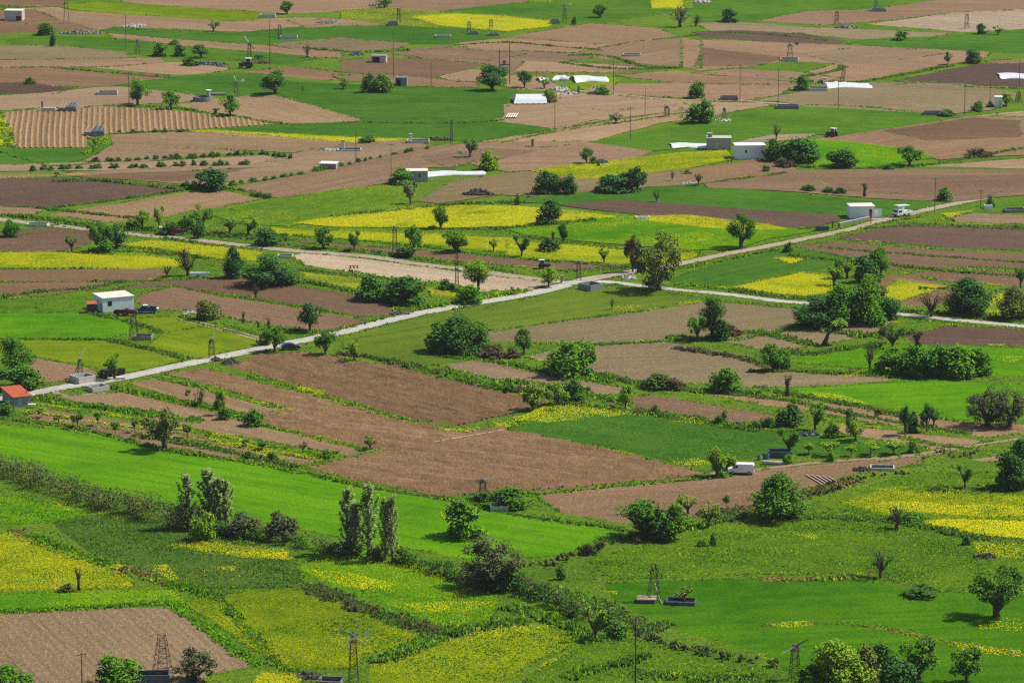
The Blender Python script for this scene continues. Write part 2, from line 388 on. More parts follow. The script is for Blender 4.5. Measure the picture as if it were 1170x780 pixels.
# --- foreground meadows
F('g', '0,478 108,495 185,513 270,527 345,540 420,557 520,571 600,587 680,598 713,604 650,632 560,642 480,628 400,615 320,600 220,580 130,563 60,545 0,527', rough=.3, streak=.6, dirn=((0, 500), (600, 598)))
F('g', '0,555 60,575 108,586 60,597 0,600', rough=.8, yellow=.12)
F('s', '60,596 110,588 200,588 240,606 335,636 350,668 240,682 170,655 100,628', rough=1, yellow=.1)
F('y', '0,606 16,610 86,635 151,664 151,671 0,676', yellow=.45, rough=.9)
F('g', '0,680 110,676 200,673 210,690 0,698', rough=.6, yellow=.2)
F('A', '0,703 188,694 199,698 293,761 242,769 160,790 0,790', weeds=.25, dirn=((30, 700), (110, 780)), clod=1.4)
F('y', '190,624 242,620 330,630 325,640 260,632', yellow=.6, rough=.8)
F('y', '208,688 290,673 352,672 425,705 478,726 462,737 414,748 403,764 322,762 290,742', yellow=.24, rough=.9)
F('g', '340,650 371,635 425,640 480,650 560,678 570,688 560,710 505,718 452,697 398,678', yellow=.2, rough=.8)
F('y', '425,758 505,732 590,719 630,715 660,735 600,760 520,790 400,790', yellow=.17, rough=.8)
F('y', '240,790 300,768 345,772 330,790', yellow=.7, rough=.9)
F('w', '600,775 655,742 690,722 745,735 790,752 880,772 890,790 580,790', rough=1)
F('w', '672,640 740,622 800,600 880,592 960,565 1050,540 1170,540 1170,680 1040,668 960,655 870,655 700,662', rough=.9, yellow=.04)
F('y', '960,575 1010,562 1170,568 1170,616 1100,610 1040,598', yellow=.3, rough=.5, dirn=((960, 575), (1170, 600)))
F('h', '690,667 870,660 960,658 1040,674 1170,684 1170,790 1020,790 870,745 760,715 700,682', rough=.45, yellow=.08)
# ---------------------------------------------------------------- build the ground
def grow(poly, d):
    """neighbouring fields nearly touch: push each corner out a little"""
    n = len(poly); a = sum(poly[i][0] * poly[(i + 1) % n][1] - poly[(i + 1) % n][0] * poly[i][1] for i in range(n)); out = []
    for i in range(n):
        p, q, r = poly[i - 1], poly[i], poly[(i + 1) % n]; nx = ny = 0
        for u, v in ((p, q), (q, r)):
            l = math.hypot(v[0] - u[0], v[1] - u[1]) or 1; nx += (v[1] - u[1]) / l; ny -= (v[0] - u[0]) / l
        l = math.hypot(nx, ny) or 1; s_ = 1 if a > 0 else -1; out.append((q[0] + s_ * nx / l * d * 1.5, q[1] + s_ * ny / l * d))
    return out
def Wp(poly):
    out = []
    ym = sum(q[1] for q in poly) / len(poly); poly = grow(poly, 1.1 if ym < 250 else .7 if ym < 420 else .4)
    for x, y in poly:
        if x <= 1: x -= 70
        if x >= 1169: x += 70
        if y <= 0: y -= 40
        if y >= 789: y += 60
        out.append(G(x, y))
    return out
def inpoly(px, py, poly):
    ins = np.zeros(len(px), bool); n = len(poly)
    for i in range(n):
        x0, y0 = poly[i]; x1, y1 = poly[(i + 1) % n]
        if y0 == y1: continue
        c = ((y0 > py) != (y1 > py)) & (px < (x1 - x0) * (py - y0) / (y1 - y0) + x0)
        ins ^= c
    return ins
def densify(poly, step=4.0, jit=.3):
    out = []
    n = len(poly)
    for i in range(n):
        a = Vector(poly[i]); b = Vector(poly[(i + 1) % n]); L = (b - a).length; k = max(1, int(L / step))
        d = (b - a) / max(L, 1e-6); nn = Vector((-d.y, d.x))
        ph = random.uniform(0, 6.3)
        for j in range(k):
            t = j / k; e = min(t, 1 - t) * 4
            q = a.lerp(b, t) + nn * (random.uniform(-jit, jit) + .35 * math.sin(ph + t * L * .11) * min(1, e)) * (1 if j else .2)
            out.append((q.x, q.y))
    return out
def seg_x(a, b, c, d):
    def o(p, q, r): return (q[0] - p[0]) * (r[1] - p[1]) - (q[1] - p[1]) * (r[0] - p[0])
    return o(a, b, c) * o(a, b, d) < 0 and o(c, d, a) * o(c, d, b) < 0
def overlaps(A, B):
    ax = np.array(A); bx = np.array(B)
    if (ax.max(0) < bx.min(0)).any() or (bx.max(0) < ax.min(0)).any(): return False
    if inpoly(ax[:, 0], ax[:, 1], B).any() or inpoly(bx[:, 0], bx[:, 1], A).any(): return True
    for i in range(len(A)):
        for j in range(len(B)):
            if seg_x(A[i], A[(i + 1) % len(A)], B[j], B[(j + 1) % len(B)]): return True
    return False
LAY = []
def sheet(name, poly2, z, mat, kind='structure'):
    V = [(x, y, z) for x, y in poly2]
    T = tessellate_polygon([[Vector(v) for v in V]])
    Fc = []
    for a, b, c in T:
        n = (V[b][0] - V[a][0]) * (V[c][1] - V[a][1]) - (V[b][1] - V[a][1]) * (V[c][0] - V[a][0])
        Fc.append((a, b, c) if n > 0 else (a, c, b))
    return tag(mesh_obj(name, V, Fc, mat), kind=kind)
FW = []
for i, (k, poly, kw) in enumerate(FIELDS):
    wp = Wp(poly)
    if kw.get('dirn'):
        a, b = G(*kw['dirn'][0]), G(*kw['dirn'][1])
    else:
        e = max(range(len(wp)), key=lambda q: math.dist(poly[q], poly[(q + 1) % len(wp)])); a, b = wp[e], wp[(e + 1) % len(wp)]
    ang = math.atan2(b[1] - a[1], b[0] - a[0])
    dp = densify(wp)
    lay = 1 + max([l for q, l in LAY if overlaps(q, dp)], default=0)
    LAY.append((dp, lay)); z = .006 * lay
    if k in SOIL:
        col = lum(SOIL[k], kw.get('bri', 1) * (1 if 'ridge' in kw else random.uniform(.80, 1.12))); hv_ = .09 if 'ridge' in kw else random.uniform(-.02, .07); col = (col[0] * (1 + hv_ * .5), col[1], col[2] * (1 - hv_ * 1.6))
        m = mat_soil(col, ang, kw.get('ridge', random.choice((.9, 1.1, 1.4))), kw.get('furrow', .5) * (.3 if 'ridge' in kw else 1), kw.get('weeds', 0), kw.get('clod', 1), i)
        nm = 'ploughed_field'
    else:
        col = lum(CROP[k], random.uniform(.93, 1.07))
        m = mat_crop(col, ang, kw.get('yellow', 0), kw.get('rough', .4), kw.get('streak', .45), i)
        nm = 'flowering_field' if kw.get('yellow', 0) > .4 else 'green_field'
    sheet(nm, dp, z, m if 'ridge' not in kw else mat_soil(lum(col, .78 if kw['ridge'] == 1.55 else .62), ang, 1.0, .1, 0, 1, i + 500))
    FW.append(dict(k=k, w=wp, d=dp, ang=ang, z=z, kw=kw, px=poly))
    if 'ridge' in kw:                                  # real furrow ridges, one mesh per field
        sp = kw['ridge']; ca, sa = math.cos(ang), math.sin(ang)
        rot = [(x * ca + y * sa, -x * sa + y * ca) for x, y in dp]
        v0, v1 = min(q[1] for q in rot), max(q[1] for q in rot)
        Q = []
        v = v0 + sp / 2
        while v < v1:
            xs = []
            for q in range(len(rot)):
                (xa, ya), (xb, yb) = rot[q], rot[(q + 1) % len(rot)]
                if (ya > v) != (yb > v): xs.append(xa + (v - ya) / (yb - ya) * (xb - xa))
            xs.sort()
            for q in range(0, len(xs) - 1, 2):
                L = xs[q + 1] - xs[q]; n = max(2, int(L / 1.6))
                u = np.linspace(xs[q] + .3, xs[q + 1] - .3, n)
                hh = sp * .19 * (1 + .22 * rng.standard_normal(n)).clip(.3, 1.6); off = .035 * sp * rng.standard_normal(n) + .15 * np.sin(u * .07)
                hw = sp * .36
                pts = lambda dv, h: np.stack([u * ca - (v + off + dv) * sa, u * sa + (v + off + dv) * ca, z + h], 1)
                lo, mi, hi = pts(-hw, np.full(n, -.01)), pts(0 * u, hh), pts(hw, np.full(n, -.01))
                Q.append(np.stack([lo[:-1], lo[1:], mi[1:], mi[:-1]], 1)); Q.append(np.stack([mi[:-1], mi[1:], hi[1:], hi[:-1]], 1))
            v += sp
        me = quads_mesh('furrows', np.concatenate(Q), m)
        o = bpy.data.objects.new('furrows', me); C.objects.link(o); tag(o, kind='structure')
# base sheets
t = NT('far farmland'); p = t.pos(.35)
vo = t.n('ShaderNodeTexVoronoi', feature='F1'); t.l(t.pos(.35, .011, .024), vo.inputs['Vector']); vo.inputs['Scale'].default_value = 1
sepc = t.n('ShaderNodeSeparateColor'); t.l(vo.outputs['Color'], sepc.inputs[0])
cr = t.n('ShaderNodeValToRGB'); e = cr.color_ramp; e.interpolation = 'CONSTANT'
e.elements[0].color = (.25, .16, .11, 1); e.elements[1].position = .3; e.elements[1].color = (.30, .2, .14, 1)
for q, cc in ((.5, (.03, .13, .02)), (.68, (.06, .2, .015)), (.85, (.2, .2, .02))): x = e.elements.new(q); x.color = (*cc, 1)
t.l(sepc.outputs[0], cr.inputs[0]); nz = t.noise(p, .8, 4, .7)
gm = t.surf(t.mix(t.ramp(nz, .3, .7), cr.outputs[0], t.mix(1.0, cr.outputs[0], (.65, .65, .65), 'MULTIPLY')), 1, nz, .3, 1, .05)
V = [(-9000, -1500, -.03), (9000, -1500, -.03), (9000, 14000, -.03), (-9000, 14000, -.03)]
tag(mesh_obj('ground', V, [(0, 1, 2, 3)], gm), kind='structure')
GRASS = mat_crop((.098, .222, .016), .2, .06, .8, .2, 77, dark=(.055, .135, .02))
base = [G(-90, -45), G(1260, -45), G(1260, 850), G(-90, 850)]
sheet('grassland', base, 0, GRASS)
# ---------------------------------------------------------------- roads and tracks
def mat_road(name, col, dirt=.2):
    t = NT(name); p = t.pos(0)
    f = t.noise(p, 1.4, 5, .7); g = t.noise(p, .18, 3, .6)
    c = t.mix(t.ramp(f, .35, .7), lum(col, .8), lum(col, 1.12))
    c = t.mix(t.math('MULTIPLY', t.ramp(g, .48, .7), dirt), c, (.26, .2, .13))
    return t.surf(c, .95, f, .05, .8, .1)
ROADM = {'rut': mat_road('worn wheel track', (.43, .395, .335), .5), 'rutd': mat_road('worn dirt wheel track', (.37, .29, .20), .5), 'concrete': mat_road('pale concrete', (.51, .485, .43), .45), 'dirt': mat_road('pale dirt', (.42, .345, .255), .5), 'track': mat_road('brown track', (.30, .215, .135), .5), 'light': mat_road('light dust', (.38, .29, .2), .5)}
def smooth(pts, step=3.0):
    pts = [Vector(p) for p in pts]; out = []
    for i in range(len(pts) - 1):
        p0, p1, p2, p3 = pts[max(i - 1, 0)], pts[i], pts[i + 1], pts[min(i + 2, len(pts) - 1)]
        n = max(2, int((p2 - p1).length / step))
        for j in range(n):
            t_ = j / n
            out.append(.5 * ((2 * p1) + (-p0 + p2) * t_ + (2 * p0 - 5 * p1 + 4 * p2 - p3) * t_ ** 2 + (-p0 + 3 * p1 - 3 * p2 + p3) * t_ ** 3))
    out.append(pts[-1]); return out
ROADS = []
def road(name, s, wid, mat, z, off=0.0, rec=True):
    c = smooth([G(*q) for q in P(s)]); V, Fc = [], []
    if rec: ROADS.append((np.array([(q.x, q.y) for q in c]), wid))
    for i, q in enumerate(c):
        d = (c[min(i + 1, len(c) - 1)] - c[max(i - 1, 0)]).normalized(); n = Vector((-d.y, d.x))
        a, b = wid / 2 + random.uniform(-.16, .12), wid / 2 + random.uniform(-.16, .12)
        for sgn, ww in ((1, a), (-1, b)): p = q + n * (off + sgn * ww); V.append((p.x, p.y, z))
    for i in range(len(c) - 1): Fc.append((2 * i, 2 * i + 1, 2 * i + 3, 2 * i + 2))
    return tag(mesh_obj(name, V, Fc, ROADM[mat]), kind='structure')
road('road', '-60,470 0,456 33,450 80,441 128,434 185,422 251,408 300,398 346,389 398,378 470,360 540,347 590,339 631,330 662,321 690,316', 3.9, 'concrete', .070)
road('road', '652,322 690,322 760,330 836,337 880,343 934,348 1019,358 1095,366 1170,373 1250,381', 3.0, 'concrete', .076)
road('road', '-60,243 0,251 55,257 108,263 144,267 228,275 290,282 341,287 428,294 470,301 531,308 590,316 635,322 657,322', 3.6, 'dirt', .064)
road('road', '664,322 690,316 718,311 775,302 826,291 880,281 925,272 973,262 1003,253 1037,245 1096,232 1170,218 1240,205', 3.2, 'dirt', .082)
road('track', '660,104 697,107 767,114 845,115 880,118 905,119', 2.2, 'light', .05)
road('track', '548,164 637,150 740,134 815,122 860,118', 1.0, 'track', .058)
road('track', '205,364 230,370 262,378 300,388', .7, 'light', .058, off=.8)
road('track', '205,364 230,370 262,378 300,388', .7, 'light', .058, off=-.8, rec=False)
road('track', '925,162 1013,148 1110,134 1170,128', 2.0, 'light', .05)
road('track', '812,541 850,538 900,532 960,526 1040,520 1120,508 1170,500', 1.5, 'track', .052)
road('track', '1000,526 1040,521 1075,517 1100,510', 1.6, 'track', .056)
road('path', '60,446 75,452 120,449', 1.5, 'track', .05)

for nm, wd in (('33,449 80,441 128,434 185,422 251,408 300,398 346,389 398,378 470,360 540,347 590,339 631,330 657,322', .45), ('700,323 760,330 836,337 880,343 934,348 1019,358 1095,366 1170,373', .3)):
    for sg in (-1, 1): road('road_wear', nm, wd, 'rut', .088, off=sg * (.95 if wd > .4 else .7), rec=False)
for nm in ('0,251 55,257 108,263 144,267 228,275 290,282 341,287 428,294 470,301 531,308 590,316 635,322', '690,316 718,311 775,302 826,291 880,281 925,272 973,262 1003,253 1037,245 1096,232 1170,218'):
    for sg in (-1, 1): road('road_wear', nm, .5, 'rutd', .092, off=sg * .75, rec=False)
# ---------------------------------------------------------------- low vegetation: tufts of blades and flower heads
LEAF = dict(
    grass=((.080, .205, .012), .15), grassd=((.052, .145, .015), .12), grassl=((.135, .250, .008), .15), reed=((.090, .175, .045), .15), dry=((.18, .155, .07), .1), bramble=((.080, .064, .045), .1), scrub=((.080, .115, .038), .12),
    yellow=((.46, .44, .010), .1, .2, (.60, .53, .013)), pale=((.45, .48, .30), .2),
    g=((.072, .190, .016), .3, .24), l=((.125, .245, .018), .3, .24), d=((.040, .115, .022), .25, .24), o=((.105, .155, .034), .25, .24), y=((.115, .150, .070), .25, .24), b=((.080, .066, .044), .1, .24), p=((.160, .245, .092), .45, .2), q=((.160, .215, .085), .45, .2), z=((.078, .105, .050), .25, .24), v=((.056, .155, .018), .3, .24), k=((.042, .125, .034), .25, .24))
LUP = dict(grass=.92, grassd=.90, grassl=.94, grassg=.95, wheat=.93, reed=.6, dry=.8, bramble=.6, scrub=.75, yellow=.75, pale=.6, g=.55, l=.55, d=.5, o=.52, y=.52, b=.4, v=.54, k=.5, z=.5, p=.62, q=.6)
def LM(c): return mat_leaf({'grass': 'grass blades', 'yellow': 'yellow petals', 'bramble': 'bramble twigs'}.get(c, ('soil clods ' if c.startswith('clod') else 'leaves ') + c), *LEAF[c], up=.7 if c.startswith('clod') else LUP.get(c, 0))
def blades(pts, h, wid, n, lean=.5):
    """n quads per tuft"""
    N = len(pts) * n
    p = np.repeat(pts, n, 0); hh = np.repeat(h, n) * rng.uniform(.55, 1.1, N); a = rng.uniform(0, 2 * np.pi, N)
    p = p + np.stack([rng.normal(0, .35, N) * np.repeat(wid, n), rng.normal(0, .35, N) * np.repeat(wid, n)], 1)
    w2 = np.repeat(wid, n) * rng.uniform(.3, .6, N); ln = rng.uniform(0, lean, N) * hh; b = rng.uniform(0, 2 * np.pi, N)
    dx, dy = np.cos(a) * w2, np.sin(a) * w2; lx, ly = np.cos(b) * ln, np.sin(b) * ln; z = np.zeros(N)
    return np.stack([np.stack([p[:, 0] - dx, p[:, 1] - dy, z], 1), np.stack([p[:, 0] + dx, p[:, 1] + dy, z], 1),
                     np.stack([p[:, 0] + dx * .5 + lx, p[:, 1] + dy * .5 + ly, hh], 1), np.stack([p[:, 0] - dx * .5 + lx, p[:, 1] - dy * .5 + ly, hh], 1)], 1)
def heads(pts, h, r):
    N = len(pts); a = rng.uniform(0, 6.283, N); t1, t2 = rng.normal(0, .5, (2, N)); c, s = np.cos(a) * r, np.sin(a) * r
    out = []
    for u, v in ((c, s), (-s, c), (-c, -s), (s, -c)):
        out.append(np.stack([pts[:, 0] + u, pts[:, 1] + v, h + t1 * u + t2 * v], 1))
    return np.stack(out, 1)
GR = {}
def put(kind, q): GR.setdefault(kind, []).append(q)
def vnoise(p, s, seed):
    """cheap smooth 2-D value noise, 0..1"""
    q = p * s + seed * 37.1; i = np.floor(q).astype(int); f = q - i; f = f * f * (3 - 2 * f)
    def hsh(a, b): return np.modf(np.abs(np.sin(a * 127.1 + b * 311.7 + seed) * 43758.5453))[0]
    a, b, c_, d = hsh(i[:, 0], i[:, 1]), hsh(i[:, 0] + 1, i[:, 1]), hsh(i[:, 0], i[:, 1] + 1), hsh(i[:, 0] + 1, i[:, 1] + 1)
    return (a * (1 - f[:, 0]) + b * f[:, 0]) * (1 - f[:, 1]) + (c_ * (1 - f[:, 0]) + d * f[:, 0]) * f[:, 1]
def scatter(poly, dens):
    q = np.array(poly); lo, hi = q.min(0), q.max(0); n = int((hi - lo).prod() * dens)
    p = rng.uniform(lo, hi, (n, 2)); return p[inpoly(p[:, 0], p[:, 1], poly)]
def off_road(p, extra=.3):
    ok = np.ones(len(p), bool)
    for c, wd in ROADS:
        for i in range(0, len(c), 1):
            pass
        # distance to the dense polyline's points
        for k in range(0, len(p), 4000):
            pp = p[k:k + 4000]; lo, hi = pp.min(0) - 5, pp.max(0) + 5
            cc = c[((c > lo) & (c < hi)).all(1)]
            if len(cc): ok[k:k + 4000] &= (((pp[:, None] - cc[None]) ** 2).sum(2).min(1) > (wd / 2 + extra) ** 2)
    return p[ok]
def strip(s, wid, h, mix, dens=3.0, n=4, yellow=0.0, world=None, gap=0.0, bw=.5):
    """a belt of rough vegetation along a line: mix = {leaf kind: share}"""
    c = np.array([(q.x, q.y) for q in smooth([Vector(v) for v in world] if world else [Vector(G(*q)) for q in P(s)], 2.0)])
    L = np.linalg.norm(np.diff(c, axis=0), axis=1); tot = L.sum(); N = int(tot * wid * dens)
    if N < 1: return
    u = rng.uniform(0, tot, N); cum = np.concatenate([[0], np.cumsum(L)]); i = np.clip(np.searchsorted(cum, u) - 1, 0, len(L) - 1)
    f = ((u - cum[i]) / np.maximum(L[i], 1e-6))[:, None]; p = c[i] * (1 - f) + c[i + 1] * f
    d = (c[i + 1] - c[i]) / np.maximum(L[i], 1e-6)[:, None]; nn = np.stack([-d[:, 1], d[:, 0]], 1)
    o = np.clip(rng.normal(0, .27, N), -.6, .6)[:, None] * wid
    p = p + nn * o; sd = random.uniform(0, 50)
    keep = vnoise(p, .16, sd) > gap; p = p[keep]; o = o[keep]
    p = off_road(p, -.05)
    if not len(p): return
    hh = h * .72 * (.3 + 1.0 * vnoise(p, .3, sd + 3)) * rng.uniform(.7, 1.2, len(p))
    tot = sum(mix.values()); r = (vnoise(p, .12, sd + 9) * .6 + rng.uniform(0, 1, len(p)) * .4)
    r = np.argsort(np.argsort(r)) / len(r); a = 0
    for k, sh in mix.items():
        b = a + sh / tot; m = (r >= a) & (r < b + 1e-9); a = b
        if m.any(): put(k, blades(p[m], hh[m], np.full(m.sum(), bw), n))
    if yellow > 0:
        yk = vnoise(p, .13, sd + 21) < yellow * .62; q = p[yk]
        if len(q):
            q = np.repeat(q, 5, 0) + rng.normal(0, .35, (len(q) * 5, 2)); put('yellow', heads(q, np.repeat(hh[yk], 5) * rng.uniform(.7, 1.15, len(q)), rng.uniform(.04, .085, len(q))))
def flowers(s, dens, noise=.12, thr=.45, h=.35, r=(.035, .085)):
    """a drift of yellow flowers whose edge fades out"""
    poly = [G(*q) for q in P(s)]; c = np.mean(poly, 0); p = scatter(densify(poly, 5, 1.2), dens * 4)
    sd = random.uniform(0, 50); p = p[vnoise(p * [1, .6], noise, sd) * .7 + rng.uniform(0, .3, len(p)) > thr]
    if len(p): put('yellow', heads(p, rng.uniform(.15, h, len(p)), rng.uniform(*r, len(p))))
# margins along every field edge
for i, f in enumerate(FW):
    n = len(f['w'])
    for j in range(n):
        a, b = f['px'][j], f['px'][(j + 1) % n]
        if (a[0] <= 1 and b[0] <= 1) or (a[0] >= 1169 and b[0] >= 1169) or (a[1] >= 780 and b[1] >= 780) or (a[1] <= 0 and b[1] <= 0): continue
        ym = (a[1] + b[1]) / 2; far = ym < 250
        soil = f['k'] in SOIL
        mx = {'grassd': 4, 'scrub': 1, 'grass': 1} if far and soil else random.choice(({'grass': 3, 'grassd': 3}, {'grassd': 2, 'grass': 3, 'dry': .7}, {'grass': 3, 'grassd': 1, 'scrub': 1}, {'grassl': 2, 'grass': 2})) if soil else {'grass': 3, 'grassd': 3, 'grassl': 1}
        strip(None, (random.uniform(.9, 1.9) if soil else .9) * (.62 if far else .8), random.uniform(.3, .7) * (.8 if far else 1) if soil else .35, mx, 1.8 if far else 3.2, 3, yellow=random.choice((0, 0, .25, .4)) if soil else .15,
              world=[f['w'][j], f['w'][(j + 1) % n]], gap=random.uniform(.2, .6), bw=.6 if far else .4)
# crops with blades of their own in the nearer half, tussocks in the rough meadows
for f in FW:
    if f['k'] in SOIL: continue
    ym = np.mean([q[1] for q in f['px']]); kw = f['kw']; rough = kw.get('rough', .4); yl = kw.get('yellow', 0)
    dens = 2.2 if ym > 560 else 1.1 if ym > 380 else .45
    p = off_road(scatter(f['d'], dens * (.9 + 2.2 * max(0, rough - .4))))
    if rough < .46 and len(p): p = p[:2]
    if not len(p): continue
    sd = random.uniform(0, 90); t1 = vnoise(p, .18, sd); t2 = vnoise(p, .05, sd + 4)
    base = {'g': ('grassg', 'grassg'), 'd': ('wheat', 'wheat'), 'm': ('grass', 'wheat'), 'l': ('grassl', 'grassl'), 'o': ('grassl', 'grass'), 'y': ('grassl', 'grass'), 'w': ('grassl', 'grass'), 's': ('grass', 'grassd'), 'h': ('grass', 'grassg')}[f['k']]
    LEAF.setdefault('grassg', ((.085, .262, .005), .12)); LEAF.setdefault('wheat', ((.042, .155, .014), .12))
    if rough < .46: dens = dens * .5
    sel = (t1 * .7 + rng.uniform(0, .3, len(p))) > .55
    hh = (.05 + .26 * max(0, rough - .15) * t1) * rng.uniform(.7, 1.3, len(p))
    bw = .16 + .12 * rough
    for m, k in ((sel, base[1]), (~sel, base[0])):
        if m.any(): put(k, blades(p[m], hh[m], np.full(m.sum(), bw), 2, .8))
    if rough > .7:
        m = (t2 > .5) & (rng.uniform(0, 1, len(p)) < .4)
        if m.any(): put('grassd', blades(p[m], hh[m] * 1.2, np.full(m.sum(), .3), 2))
    if yl >= .1:
        q = scatter(f['d'], (42.0 if ym > 380 else 11) * min(1, yl + .1)); q = off_road(q)
        thr = .80 - .62 * yl
        nz = vnoise(q * [.6, 1], .075, sd + 8) * .7 + vnoise(q, .3, sd + 5) * .2 + rng.uniform(0, .12, len(q)); q = q[nz > thr * .75]
        if len(q): put('yellow', heads(q, rng.uniform(.2, .55, len(q)), rng.uniform(.025, .052, len(q)) * (1 if ym > 380 else 1.35)))
p = off_road(scatter(base := [G(-30, 250), G(1200, 250), G(1200, 800), G(-30, 800)], .9))
for f in FW:
    if len(p): p = p[~inpoly(p[:, 0], p[:, 1], f['d'])]
t1 = vnoise(p, .12, 3); t2 = vnoise(p, .3, 8)
for m, k in ((t1 < .2, 'grassd'), ((t1 >= .2) & (t1 < .58), 'grass'), ((t1 >= .58) & (t1 < .9), 'grassl'), (t1 >= .9, 'scrub')):
    put(k, blades(p[m], .06 + .24 * t2[m], np.full(m.sum(), .28), 4))
